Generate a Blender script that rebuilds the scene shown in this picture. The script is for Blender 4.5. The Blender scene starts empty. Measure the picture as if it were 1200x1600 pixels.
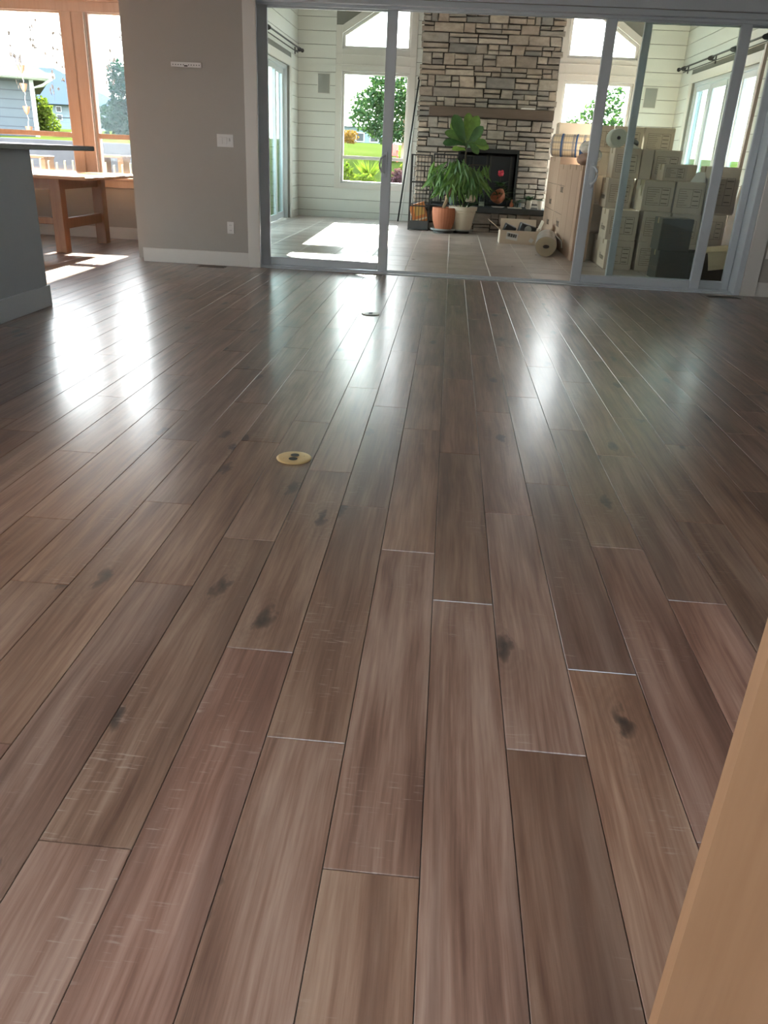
import bpy, bmesh, math, random
from mathutils import Vector, Matrix

# ------------------------------------------------------------------ camera, sky, sun, exposure
SC = bpy.context.scene
COL = SC.collection
cam_d = bpy.data.cameras.new('camera')
cam = bpy.data.objects.new('camera', cam_d)
COL.objects.link(cam)
SC.camera = cam
FOC = 1213.0
cam_d.sensor_fit = 'VERTICAL'
cam_d.sensor_height = 36.0
cam_d.sensor_width = 27.0
cam_d.lens = FOC / 1600.0 * 36.0
cam_d.clip_start, cam_d.clip_end = 0.02, 600
RC = ((0.9957060861, -0.0747165497, 0.0546518729),
      (0.0807740653, 0.4128452227, -0.9072124186),
      (0.0452210171, 0.9077313806, 0.4171076603))
CAMZ = 1.177
cam.matrix_world = Matrix([list(RC[0]) + [0], list(RC[1]) + [0], list(RC[2]) + [CAMZ], [0, 0, 0, 1]])

SC.view_settings.view_transform = 'Standard'
SC.view_settings.look = 'None'
SC.view_settings.gamma = 1.0
SC.view_settings.use_curve_mapping = False
SC.view_settings.exposure = 1.9

world = bpy.data.worlds.new('world')
SC.world = world
world.use_nodes = True
wn = world.node_tree
wn.nodes.clear()
w_out = wn.nodes.new('ShaderNodeOutputWorld')
w_bg = wn.nodes.new('ShaderNodeBackground')
w_tc = wn.nodes.new('ShaderNodeTexCoord')
w_sep = wn.nodes.new('ShaderNodeSeparateXYZ')
w_ramp = wn.nodes.new('ShaderNodeValToRGB')
w_ramp.color_ramp.elements[0].position = 0.0
w_ramp.color_ramp.elements[0].color = (1.0, 0.98, 0.95, 1)
w_ramp.color_ramp.elements[1].position = 0.8
w_ramp.color_ramp.elements[1].color = (0.68, 0.82, 1.0, 1)
SKY = 4.0
w_bg.inputs['Strength'].default_value = SKY
wn.links.new(w_tc.outputs['Generated'], w_sep.inputs[0])
wn.links.new(w_sep.outputs['Z'], w_ramp.inputs['Fac'])
wn.links.new(w_ramp.outputs['Color'], w_bg.inputs['Color'])
wn.links.new(w_bg.outputs[0], w_out.inputs[0])

sun_d = bpy.data.lights.new('sun', 'SUN')
sun_d.energy = 24.0
sun_d.angle = math.radians(0.6)
sun_d.color = (1.0, 0.95, 0.86)
sun = bpy.data.objects.new('sun', sun_d)
COL.objects.link(sun)
SUN_DIR = Vector((0.03, -1.0, -0.468)).normalized()
sun.rotation_euler = SUN_DIR.to_track_quat('-Z', 'Y').to_euler()
sun.location = (0, 40, 30)

rnd = random.Random(11)
R = math.radians


# ------------------------------------------------------------------ material helpers
class NT:
    def __init__(s, name):
        s.m = bpy.data.materials.new(name)
        s.m.use_nodes = True
        s.t = s.m.node_tree
        s.t.nodes.clear()
        s.out = s.t.nodes.new('ShaderNodeOutputMaterial')

    def n(s, kind, **kw):
        x = s.t.nodes.new('ShaderNode' + kind)
        for k, v in kw.items():
            setattr(x, k, v)
        return x

    def put(s, sock, v):
        if v is None:
            return
        if isinstance(v, bpy.types.NodeSocket):
            s.t.links.new(v, sock)
        elif isinstance(v, (tuple, list)):
            sock.default_value = tuple(v) + ((1,) if len(v) == 3 and sock.type == 'RGBA' else ())
        else:
            sock.default_value = v

    def math(s, op, a, b=None, c=None, clamp=False):
        x = s.n('Math', operation=op, use_clamp=clamp)
        for i, v in enumerate((a, b, c)):
            s.put(x.inputs[i], v) if v is not None else None
        return x.outputs[0]

    def mix(s, f, a, b, mode='MIX'):
        x = s.n('MixRGB', blend_type=mode)
        s.put(x.inputs[0], f)
        s.put(x.inputs[1], a)
        s.put(x.inputs[2], b)
        return x.outputs[0]

    def ramp(s, f, stops):
        x = s.n('ValToRGB')
        el = x.color_ramp.elements
        while len(el) < len(stops):
            el.new(0.5)
        for e, (p, c) in zip(el, stops):
            e.position = p
            e.color = (c, c, c, 1) if isinstance(c, (int, float)) else tuple(c) + (1,)
        s.put(x.inputs[0], f)
        return x.outputs[0]

    def map(s, v, sc=(1, 1, 1), loc=(0, 0, 0)):
        x = s.n('Mapping')
        s.put(x.inputs[0], v)
        x.inputs['Location'].default_value = loc
        x.inputs['Scale'].default_value = sc
        return x.outputs[0]

    def noise(s, v, scale, detail=3, rough=0.55, dist=0.0):
        x = s.n('TexNoise')
        s.put(x.inputs['Vector'], v)
        x.inputs['Scale'].default_value = scale
        x.inputs['Detail'].default_value = detail
        x.inputs['Roughness'].default_value = rough
        x.inputs['Distortion'].default_value = dist
        return x.outputs['Fac']

    def obj(s):
        return s.n('TexCoord').outputs['Object']

    def pos(s):
        return s.n('NewGeometry').outputs['Position']

    def rand(s):
        a = s.n('ObjectInfo').outputs['Random']
        b = s.n('NewGeometry').outputs['Random Per Island']
        return s.math('FRACT', s.math('ADD', a, b))

    def bsdf(s, color, rough=0.5, spec=0.5, metal=0.0, normal=None, **kw):
        p = s.n('BsdfPrincipled')
        s.put(p.inputs['Base Color'], color)
        s.put(p.inputs['Roughness'], rough)
        s.put(p.inputs['Specular IOR Level'], spec)
        s.put(p.inputs['Metallic'], metal)
        if normal is not None:
            s.put(p.inputs['Normal'], normal)
        for k, v in kw.items():
            s.put(p.inputs[k], v)
        return p.outputs[0]

    def bump(s, h, strength=0.3, dist=0.01):
        x = s.n('Bump')
        x.inputs['Strength'].default_value = strength
        x.inputs['Distance'].default_value = dist
        s.put(x.inputs['Height'], h)
        return x.outputs[0]

    def done(s, sh):
        s.t.links.new(sh, s.out.inputs[0])
        return s.m


def plain(name, c, rough=0.5, spec=0.5, metal=0.0, var=0.08, nscale=6.0, bump=0.0, bscale=60.0, ovar=0.0):
    t = NT(name)
    o = t.obj()
    f = t.noise(o, nscale, 3)
    c0 = tuple(max(0, x * (1 - var)) for x in c)
    c1 = tuple(min(1, x * (1 + var)) for x in c)
    col = t.mix(f, c0, c1)
    if ovar:
        r = t.rand()
        k = t.math('MULTIPLY_ADD', r, 2 * ovar, 1 - ovar)
        cc = t.n('CombineColor')
        for i in range(3):
            t.put(cc.inputs[i], k)
        col = t.mix(1.0, col, cc.outputs[0], 'MULTIPLY')
    nm = t.bump(t.noise(o, bscale, 2), bump, 0.004) if bump else None
    return t.done(t.bsdf(col, rough, spec, metal, nm))


def wood(name, dark, light, scale=10.0, axis=1, rough=0.4, stretch=0.1, bump=0.15, spec=0.5):
    t = NT(name)
    o = t.n('VectorMath', operation='ADD')
    t.put(o.inputs[0], t.obj())
    cx = t.n('CombineXYZ')
    r = t.n('ObjectInfo').outputs['Random']
    for i in range(3):
        t.put(cx.inputs[i], t.math('MULTIPLY', r, (13.0, 29.0, 7.0)[i]))
    t.put(o.inputs[1], cx.outputs[0])
    sc = [1, 1, 1]
    sc[axis] = stretch
    v = t.map(o.outputs[0], tuple(sc))
    g = t.noise(v, scale, 6, 0.6, 0.8)
    g2 = t.noise(v, scale * 7, 3)
    f = t.math('MULTIPLY_ADD', g2, 0.35, t.math('MULTIPLY', g, 0.75), clamp=True)
    col = t.ramp(f, [(0.25, dark), (0.75, light)])
    return t.done(t.bsdf(col, rough, spec, 0, t.bump(g2, bump, 0.002)))


def mat_floor():
    t = NT('hand_scraped_plank_wood')
    r = t.rand()
    off = t.n('CombineXYZ')
    for i in range(3):
        t.put(off.inputs[i], t.math('MULTIPLY', r, (17.0, 61.0, 5.0)[i]))
    add = t.n('VectorMath', operation='ADD')
    t.put(add.inputs[0], t.pos())
    t.put(add.inputs[1], off.outputs[0])
    p = add.outputs[0]
    wob = t.noise(t.map(p, (1, 0.5, 1)), 3.0, 2)
    dv = t.n('CombineXYZ')
    t.put(dv.inputs[0], t.math('MULTIPLY_ADD', wob, 0.035, -0.0175))
    ad2 = t.n('VectorMath', operation='ADD')
    t.put(ad2.inputs[0], p)
    t.put(ad2.inputs[1], dv.outputs[0])
    q = ad2.outputs[0]
    g1 = t.noise(t.map(q, (1, 0.055, 1)), 22.0, 6, 0.62, 0.25)
    g2 = t.noise(t.map(q, (1, 0.03, 1)), 110.0, 3, 0.6)
    g3 = t.noise(t.map(q, (1, 0.30, 1)), 4.5, 2)
    f = t.math('ADD', t.math('MULTIPLY', g1, 0.52), t.math('MULTIPLY', g2, 0.30))
    f = t.math('ADD', f, t.math('MULTIPLY', g3, 0.30))
    col = t.ramp(f, [(0.42, (0.086, 0.038, 0.023)), (0.52, (0.150, 0.075, 0.048)), (0.60, (0.198, 0.111, 0.076)), (0.72, (0.265, 0.165, 0.120))])
    st = t.noise(t.map(q, (1, 0.06, 1)), 7.5, 3, 0.55, 0.5)
    col = t.mix(t.ramp(st, [(0.53, 0.0), (0.68, 0.55)]), col, (0.072, 0.034, 0.022))
    # every plank has a stain of its own: greyer, redder, darker
    r2 = t.math('FRACT', t.math('MULTIPLY', r, 7.31))
    r3 = t.math('FRACT', t.math('MULTIPLY', r, 23.7))
    tint = t.ramp(r2, [(0.0, (1.06, 0.93, 0.84)), (0.3, (1.05, 1.04, 0.93)), (0.6, (0.97, 0.98, 0.98)), (1.0, (1.06, 0.95, 0.93))])
    col = t.mix(1.0, col, tint, 'MULTIPLY')
    val = t.ramp(r3, [(0.0, 0.74), (0.3, 0.92), (0.75, 1.04), (1.0, 1.15)])
    col = t.mix(1.0, col, val, 'MULTIPLY')
    # knots
    vo = t.n('TexVoronoi')
    vo.voronoi_dimensions = '2D'
    vo.inputs['Scale'].default_value = 3.2
    wv = t.noise(t.map(p, (1, 0.45, 1)), 26.0, 4)
    dk = t.n('CombineXYZ')
    t.put(dk.inputs[0], t.math('MULTIPLY_ADD', wv, 0.07, -0.035))
    t.put(dk.inputs[1], t.math('MULTIPLY_ADD', wv, 0.16, -0.08))
    ak = t.n('VectorMath', operation='ADD')
    t.put(ak.inputs[0], p)
    t.put(ak.inputs[1], dk.outputs[0])
    t.put(vo.inputs['Vector'], t.map(ak.outputs[0], (1, 0.36, 0.01)))
    gate = t.math('GREATER_THAN', t.n('SeparateColor').outputs[0], 0.5)
    sc = [x for x in t.t.nodes if x.bl_idname == 'ShaderNodeSeparateColor'][-1]
    t.put(sc.inputs[0], vo.outputs['Color'])
    kn = t.ramp(vo.outputs['Distance'], [(0.0, 1.0), (0.045, 0.8), (0.085, 0.0)])
    kn = t.math('MULTIPLY', kn, gate)
    halo = t.math('MULTIPLY', t.ramp(vo.outputs['Distance'], [(0.0, 0.95), (0.32, 0.0)]), gate)
    ring = t.math('SINE', t.math('MULTIPLY', vo.outputs['Distance'], 130.0))
    halo = t.math('MULTIPLY', halo, t.math('MULTIPLY_ADD', ring, 0.25, 0.75))
    col = t.mix(t.math('MULTIPLY', halo, g1), col, (0.070, 0.030, 0.016))
    col = t.mix(t.math('MULTIPLY', kn, 0.9), col, (0.014, 0.009, 0.007))
    # pale saw marks across the grain
    sm = t.noise(t.map(q, (7.0, 75.0, 1)), 2.2, 2)
    area = t.noise(t.map(p, (3.2, 1.1, 1)), 1.6, 2)
    smk = t.math('MULTIPLY', t.ramp(sm, [(0.62, 0.0), (0.70, 1.0)]), t.ramp(area, [(0.54, 0.0), (0.62, 0.5)]))
    col = t.mix(smk, col, (0.30, 0.225, 0.18))
    wave = t.noise(t.map(q, (1, 0.10, 1)), 30.0, 2, 0.5, 0.9)
    wave2 = t.noise(t.map(q, (1, 0.35, 1)), 9.0, 2)
    h = t.math('ADD', t.math('MULTIPLY', wave, 0.65), t.math('MULTIPLY', wave2, 0.9))
    h = t.math('ADD', h, t.math('MULTIPLY', g2, 0.06))
    rough = t.math('MULTIPLY_ADD', g1, 0.12, 0.17)
    return t.done(t.bsdf(col, rough, 0.7, 0, t.bump(h, 0.28, 0.0018), **{'Coat Weight': 0.75, 'Coat Roughness': 0.38, 'Coat Normal': t.bump(h, 0.3, 0.0042)}))


def mat_tile():
    t = NT('porch_tile')
    r = t.rand()
    o = t.pos()
    n1 = t.noise(o, 2.2, 4)
    n2 = t.noise(t.map(o, (1, 0.6, 1)), 9.0, 4)
    f = t.math('ADD', t.math('MULTIPLY', n1, 0.6), t.math('MULTIPLY', n2, 0.5))
    col = t.ramp(f, [(0.35, (0.28, 0.23, 0.20)), (0.55, (0.385, 0.32, 0.29)), (0.75, (0.48, 0.42, 0.385))])
    col = t.mix(1.0, col, t.ramp(r, [(0, 0.88), (1, 1.1)]), 'MULTIPLY')
    return t.done(t.bsdf(col, t.math('MULTIPLY_ADD', n2, 0.12, 0.24), 0.5))


def mat_stone():
    t = NT('ledge_stone')
    r = t.n('ObjectInfo').outputs['Random']
    o = t.pos()
    n1 = t.noise(t.map(o, (1, 1, 2.2)), 6.0, 5)
    n2 = t.noise(o, 30.0, 3)
    base = t.ramp(r, [(0.0, (0.20, 0.15, 0.11)), (0.16, (0.30, 0.215, 0.145)), (0.32, (0.19, 0.165, 0.14)), (0.48, (0.34, 0.26, 0.18)),
                      (0.62, (0.16, 0.145, 0.13)), (0.76, (0.28, 0.185, 0.12)), (0.9, (0.24, 0.20, 0.16)), (1.0, (0.36, 0.28, 0.20))])
    col = t.mix(1.0, base, t.ramp(n1, [(0.3, (0.95, 0.98, 1.05)), (0.7, (1.5, 1.55, 1.62))]), 'MULTIPLY')
    col = t.mix(t.ramp(n2, [(0.5, 0.0), (0.8, 0.4)]), col, (0.20, 0.18, 0.16))
    hs = t.n('HueSaturation')
    hs.inputs['Saturation'].default_value = 0.6
    hs.inputs['Value'].default_value = 1.0
    t.put(hs.inputs['Color'], col)
    col = hs.outputs[0]
    return t.done(t.bsdf(col, 0.85, 0.3, 0, t.bump(t.math('ADD', n1, t.math('MULTIPLY', n2, 0.4)), 0.5, 0.02)))


def mat_card(name, c):
    t = NT(name)
    o = t.obj()
    r = t.n('ObjectInfo').outputs['Random']
    n = t.noise(t.map(o, (0.3, 0.3, 1.0)), 40.0, 2)
    n2 = t.noise(o, 3.0, 2)
    col = t.mix(n2, tuple(x * 0.9 for x in c), tuple(x * 1.08 for x in c))
    col = t.mix(1.0, col, t.ramp(r, [(0, 0.9), (1, 1.1)]), 'MULTIPLY')
    return t.done(t.bsdf(col, 0.75, 0.2, 0, t.bump(n, 0.05, 0.002)))


def mat_glass(name, tint):
    t = NT(name)
    tr = t.n('BsdfTransparent')
    t.put(tr.inputs[0], tint)
    gl = t.n('BsdfGlossy')
    t.put(gl.inputs['Color'], (0.9, 0.95, 1.0))
    t.put(gl.inputs['Roughness'], 0.02)
    fr = t.n('Fresnel')
    fr.inputs['IOR'].default_value = 1.5
    mx = t.n('MixShader')
    t.put(mx.inputs[0], t.math('MULTIPLY', fr.outputs[0], 0.8))
    t.t.links.new(tr.outputs[0], mx.inputs[1])
    t.t.links.new(gl.outputs[0], mx.inputs[2])
    return t.done(mx.outputs[0])


def mat_leaf(name, c, c2, rough=0.45, trans=0.35, emitvar=0.25):
    t = NT(name)
    r = t.rand()
    col = t.mix(r, c, c2)
    col = t.mix(1.0, col, t.ramp(t.noise(t.obj(), 9.0, 2), [(0.3, 1 - emitvar), (0.7, 1 + emitvar)]), 'MULTIPLY')
    if rough < 0.8:
        p = t.bsdf(col, rough, 0.4)
    else:
        df = t.n('BsdfDiffuse')
        t.put(df.inputs[0], col)
        p = df.outputs[0]
    tr = t.n('BsdfTranslucent')
    t.put(tr.inputs[0], t.mix(1.0, col, (1.2, 1.35, 0.6), 'MULTIPLY'))
    mx = t.n('MixShader')
    t.put(mx.inputs[0], trans)
    t.t.links.new(p, mx.inputs[1])
    t.t.links.new(tr.outputs[0], mx.inputs[2])
    return t.done(mx.outputs[0])


def mat_stripes(name, c1, c2, scale, axis='Z', rough=0.6, thick=0.12, bump=0.4):
    """rows along one axis: lap siding, shingle courses"""
    t = NT(name)
    sp = t.n('SeparateXYZ')
    t.put(sp.inputs[0], t.obj())
    f = t.math('FRACT', t.math('MULTIPLY', sp.outputs[axis], scale))
    e = t.math('LESS_THAN', f, thick)
    n = t.noise(t.obj(), 5.0, 3)
    col = t.mix(n, tuple(x * 0.88 for x in c1), tuple(x * 1.1 for x in c1))
    col = t.mix(e, col, c2)
    return t.done(t.bsdf(col, rough, 0.3, 0, t.bump(f, bump, 0.02)))


def mat_plaid():
    t = NT('plaid_weave')
    sp = t.n('SeparateXYZ')
    t.put(sp.inputs[0], t.n('TexCoord').outputs['UV'])
    def bars(o, sc, th):
        return t.math('LESS_THAN', t.math('FRACT', t.math('MULTIPLY', o, sc)), th)
    a = bars(sp.outputs['X'], 6.0, 0.22)
    b = bars(sp.outputs['Y'], 9.0, 0.25)
    c = bars(sp.outputs['X'], 26.0, 0.3)
    d = bars(sp.outputs['Y'], 40.0, 0.3)
    col = t.mix(t.math('MULTIPLY', c, 0.35), (0.62, 0.52, 0.38), (0.30, 0.24, 0.18))
    col = t.mix(t.math('MULTIPLY', d, 0.35), col, (0.32, 0.26, 0.2))
    col = t.mix(t.math('MULTIPLY', a, 0.7), col, (0.16, 0.17, 0.22))
    col = t.mix(t.math('MULTIPLY', b, 0.6), col, (0.20, 0.20, 0.24))
    return t.done(t.bsdf(col, 0.85, 0.2))


def mat_lawn():
    t = NT('lawn_grass')
    o = t.pos()
    f = t.math('ADD', t.math('MULTIPLY', t.noise(o, 0.35, 3), 0.7), t.math('MULTIPLY', t.noise(o, 14.0, 3), 0.4))
    col = t.ramp(f, [(0.35, (0.024, 0.036, 0.007)), (0.6, (0.040, 0.052, 0.011)), (0.8, (0.055, 0.064, 0.017))])
    df = t.n('BsdfDiffuse')
    t.put(df.inputs[0], col)
    return t.done(df.outputs[0])


M = {}
M['floor'] = mat_floor()
M['subfloor'] = plain('dark_subfloor', (0.035, 0.025, 0.02), 0.9)
M['tile'] = mat_tile()
M['grout'] = plain('pale_grout', (0.68, 0.65, 0.61), 0.9, 0.2)
M['stone'] = mat_stone()
M['mortar'] = plain('dark_mortar', (0.05, 0.047, 0.043), 0.95, 0.1)
M['wall'] = plain('taupe_wall_paint', (0.43, 0.40, 0.36), 0.6, 0.3, var=0.02, bump=0.05, bscale=220)
M['wallgrey'] = plain('blue_grey_wall_paint', (0.34, 0.345, 0.36), 0.6, 0.3, var=0.02, bump=0.05, bscale=220)
M['ceiling'] = plain('white_ceiling_paint', (0.72, 0.71, 0.69), 0.8, 0.2, var=0.02)
M['white'] = plain('white_trim_paint', (0.72, 0.69, 0.65), 0.45, 0.4, var=0.02)
M['vinyl'] = plain('grey_white_vinyl', (0.58, 0.62, 0.66), 0.4, 0.4, var=0.02)
M['ship'] = plain('white_shiplap_paint', (0.74, 0.745, 0.71), 0.5, 0.4, var=0.03, ovar=0.03)
M['shipgap'] = plain('shiplap_backing', (0.22, 0.22, 0.20), 0.8)
M['fir'] = wood('warm_fir_wood', (0.44, 0.325, 0.27), (0.55, 0.43, 0.37), 9, 2, 0.4, 0.1)
M['oak'] = wood('orange_oak_wood', (0.19, 0.075, 0.028), (0.32, 0.145, 0.062), 12, 2, 0.35, 0.12)
M['oaktop'] = wood('orange_oak_top', (0.30, 0.13, 0.05), (0.50, 0.25, 0.11), 12, 0, 0.25, 0.12)
M['post'] = wood('tan_stained_wood', (0.205, 0.100, 0.046), (0.28, 0.148, 0.076), 14, 2, 0.45, 0.06)
M['islandp'] = plain('slate_island_paint', (0.44, 0.49, 0.54), 0.5, 0.4, var=0.03)
M['islandb'] = plain('slate_base_paint', (0.58, 0.63, 0.68), 0.45, 0.4, var=0.03)
M['counter'] = plain('grey_green_counter', (0.10, 0.125, 0.12), 0.25, 0.5, var=0.2, nscale=60)
M['plastic'] = plain('white_plate_plastic', (0.74, 0.72, 0.70), 0.35, 0.5, var=0.01)
M['slot'] = plain('dark_slot', (0.02, 0.02, 0.02), 0.6)
M['brass'] = plain('brass_plate', (0.70, 0.50, 0.24), 0.42, 0.5, 0.55, var=0.1, nscale=40)
M['steel'] = plain('brushed_steel', (0.66, 0.66, 0.64), 0.4, 0.5, 0.6, var=0.06)
M['blackm'] = plain('black_iron', (0.018, 0.02, 0.022), 0.5, 0.5, var=0.1)
M['blackp'] = plain('black_plastic', (0.02, 0.022, 0.025), 0.4, 0.5, var=0.1)
M['bronze'] = plain('bronze_vent', (0.11, 0.075, 0.05), 0.45, 0.5, 0.6)
M['speaker'] = plain('grey_speaker_cloth', (0.34, 0.35, 0.33), 0.9, 0.1, var=0.05)
M['mantel'] = wood('dark_mantel_wood', (0.06, 0.042, 0.032), (0.11, 0.08, 0.062), 9, 0, 0.55, 0.08)
M['slate'] = plain('dark_slate_slab', (0.065, 0.07, 0.075), 0.6, 0.4, var=0.3, nscale=9, bump=0.3)
M['firebox'] = plain('sooty_firebox', (0.02, 0.021, 0.023), 0.8)
M['fireglass'] = plain('dark_firebox_glass', (0.03, 0.035, 0.042), 0.25, 0.25)
M['terra'] = plain('terracotta', (0.40, 0.15, 0.085), 0.7, 0.3, var=0.1)
M['cream'] = plain('cream_planter', (0.62, 0.56, 0.46), 0.6, 0.3, var=0.06)
M['ceramic'] = plain('white_ceramic', (0.74, 0.70, 0.64), 0.3, 0.5, var=0.03)
M['saucer'] = plain('grey_saucer', (0.34, 0.36, 0.36), 0.5, 0.4)
M['soil'] = plain('potting_soil', (0.03, 0.022, 0.016), 0.95, 0.1, bump=0.5)
M['bark'] = plain('pale_bark', (0.32, 0.24, 0.16), 0.85, 0.2, var=0.3, nscale=20, bump=0.5)
M['stem'] = plain('dark_stem', (0.055, 0.045, 0.03), 0.8, 0.2, var=0.2)
M['fig'] = mat_leaf('fig_leaf', (0.035, 0.09, 0.035), (0.20, 0.32, 0.07), 0.35, 0.3)
M['alii'] = mat_leaf('long_leaf', (0.06, 0.14, 0.05), (0.14, 0.26, 0.07), 0.35, 0.3)
M['dkleaf'] = mat_leaf('dark_leaf', (0.025, 0.07, 0.035), (0.06, 0.12, 0.05))
M['flower'] = plain('crimson_flower', (0.55, 0.03, 0.06), 0.6)
M['bottle'] = mat_glass('clear_bottle_glass', (0.80, 0.90, 0.86))
M['card'] = mat_card('kraft_cardboard', (0.66, 0.555, 0.45))
M['cardtall'] = mat_card('reddish_cardboard', (0.50, 0.355, 0.27))
M['cardpale'] = mat_card('pale_cardboard', (0.66, 0.56, 0.43))
M['cardshade'] = mat_card('shade_toned_cardboard', (0.10, 0.098, 0.082))  # kraft boxes seen against the light, their shade put into the base colour
M['ink'] = plain('faded_ink', (0.13, 0.10, 0.075), 0.8)
M['inkpale'] = plain('white_ink', (0.62, 0.60, 0.55), 0.8)
M['tape'] = plain('parcel_tape', (0.46, 0.36, 0.24), 0.25, 0.5)
M['label'] = plain('white_paper', (0.72, 0.70, 0.68), 0.7, var=0.05)
M['carpet'] = plain('rolled_grey_vinyl', (0.34, 0.31, 0.29), 0.28, 0.5, var=0.1)
M['carpetend'] = plain('cream_roll_end', (0.52, 0.45, 0.33), 0.8, 0.2)
M['plaid'] = mat_plaid()
M['cloth'] = plain('white_cloth', (0.74, 0.72, 0.68), 0.9, 0.1, bump=0.4, bscale=9)
M['pinkcloth'] = plain('dusty_pink_cloth', (0.42, 0.30, 0.26), 0.9, 0.1, bump=0.4, bscale=9)
M['bluecloth'] = plain('navy_cloth', (0.07, 0.12, 0.25), 0.9, 0.1)
M['greycloth'] = plain('grey_cloth', (0.22, 0.22, 0.22), 0.9, 0.1)
M['foam'] = plain('pale_foam_wrap', (0.55, 0.58, 0.50), 0.5, 0.3)
M['leather'] = plain('dark_brown_leather', (0.045, 0.028, 0.02), 0.5, 0.4, bump=0.2)
M['paper'] = plain('cream_paper', (0.72, 0.60, 0.40), 0.7)
M['orange'] = plain('orange_box_print', (0.62, 0.22, 0.06), 0.5)
M['yellow'] = plain('ochre_box_print', (0.62, 0.38, 0.10), 0.5)
M['board'] = wood('brown_board', (0.20, 0.10, 0.05), (0.34, 0.18, 0.09), 9, 2, 0.5)
M['plasticwrap'] = mat_glass('clear_plastic_wrap', (0.93, 0.92, 0.92))
M['glass'] = mat_glass('clear_glass', (0.96, 0.98, 0.97))
M['gglass'] = mat_glass('green_tinted_glass', (0.90, 0.975, 0.945))
M['dglass'] = mat_glass('faintly_green_glass', (0.955, 0.99, 0.972))
M['lawn'] = mat_lawn()
M['concrete'] = plain('grey_concrete', (0.09, 0.09, 0.097), 0.9, 0.2, var=0.25, nscale=3)
M['siding'] = mat_stripes('blue_grey_siding', (0.095, 0.115, 0.135), (0.055, 0.065, 0.08), 5.5, 'Z')
M['shingle'] = mat_stripes('pinkish_shingles', (0.060, 0.047, 0.047), (0.04, 0.032, 0.032), 6.0, 'Y', 0.9, 0.2)
M['blueroof'] = mat_stripes('blue_roof', (0.016, 0.034, 0.066), (0.013, 0.027, 0.054), 4.0, 'X', 0.7, 0.1)
M['paleblue'] = mat_stripes('pale_blue_siding', (0.13, 0.175, 0.20), (0.10, 0.14, 0.16), 5.0, 'Z')
M['crown'] = mat_leaf('tree_leaf', (0.022, 0.052, 0.026), (0.052, 0.090, 0.036), 0.9, 0.3)
M['crownteal'] = mat_leaf('teal_tree_leaf', (0.007, 0.026, 0.022), (0.014, 0.040, 0.028), 0.95, 0.25)
M['lime'] = mat_leaf('lime_leaf', (0.055, 0.085, 0.012), (0.10, 0.12, 0.025), 0.9, 0.4)
M['purple'] = mat_leaf('purple_leaf', (0.045, 0.018, 0.032), (0.08, 0.045, 0.06), 0.9, 0.3)
M['amber'] = mat_leaf('amber_leaf', (0.13, 0.06, 0.015), (0.18, 0.10, 0.03), 0.9, 0.3)
M['copper'] = plain('copper_cup', (0.60, 0.28, 0.18), 0.4, 0.5, 0.7)
M['red'] = plain('red_paint', (0.55, 0.06, 0.05), 0.5)
M['deckwood'] = wood('orange_deck_wood', (0.15, 0.072, 0.036), (0.21, 0.11, 0.055), 9, 0, 0.6)
M['picket'] = plain('cream_picket', (0.20, 0.165, 0.115), 0.7)
M['garland'] = plain('dried_leaf', (0.09, 0.07, 0.06), 0.8, ovar=0.3)


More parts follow.
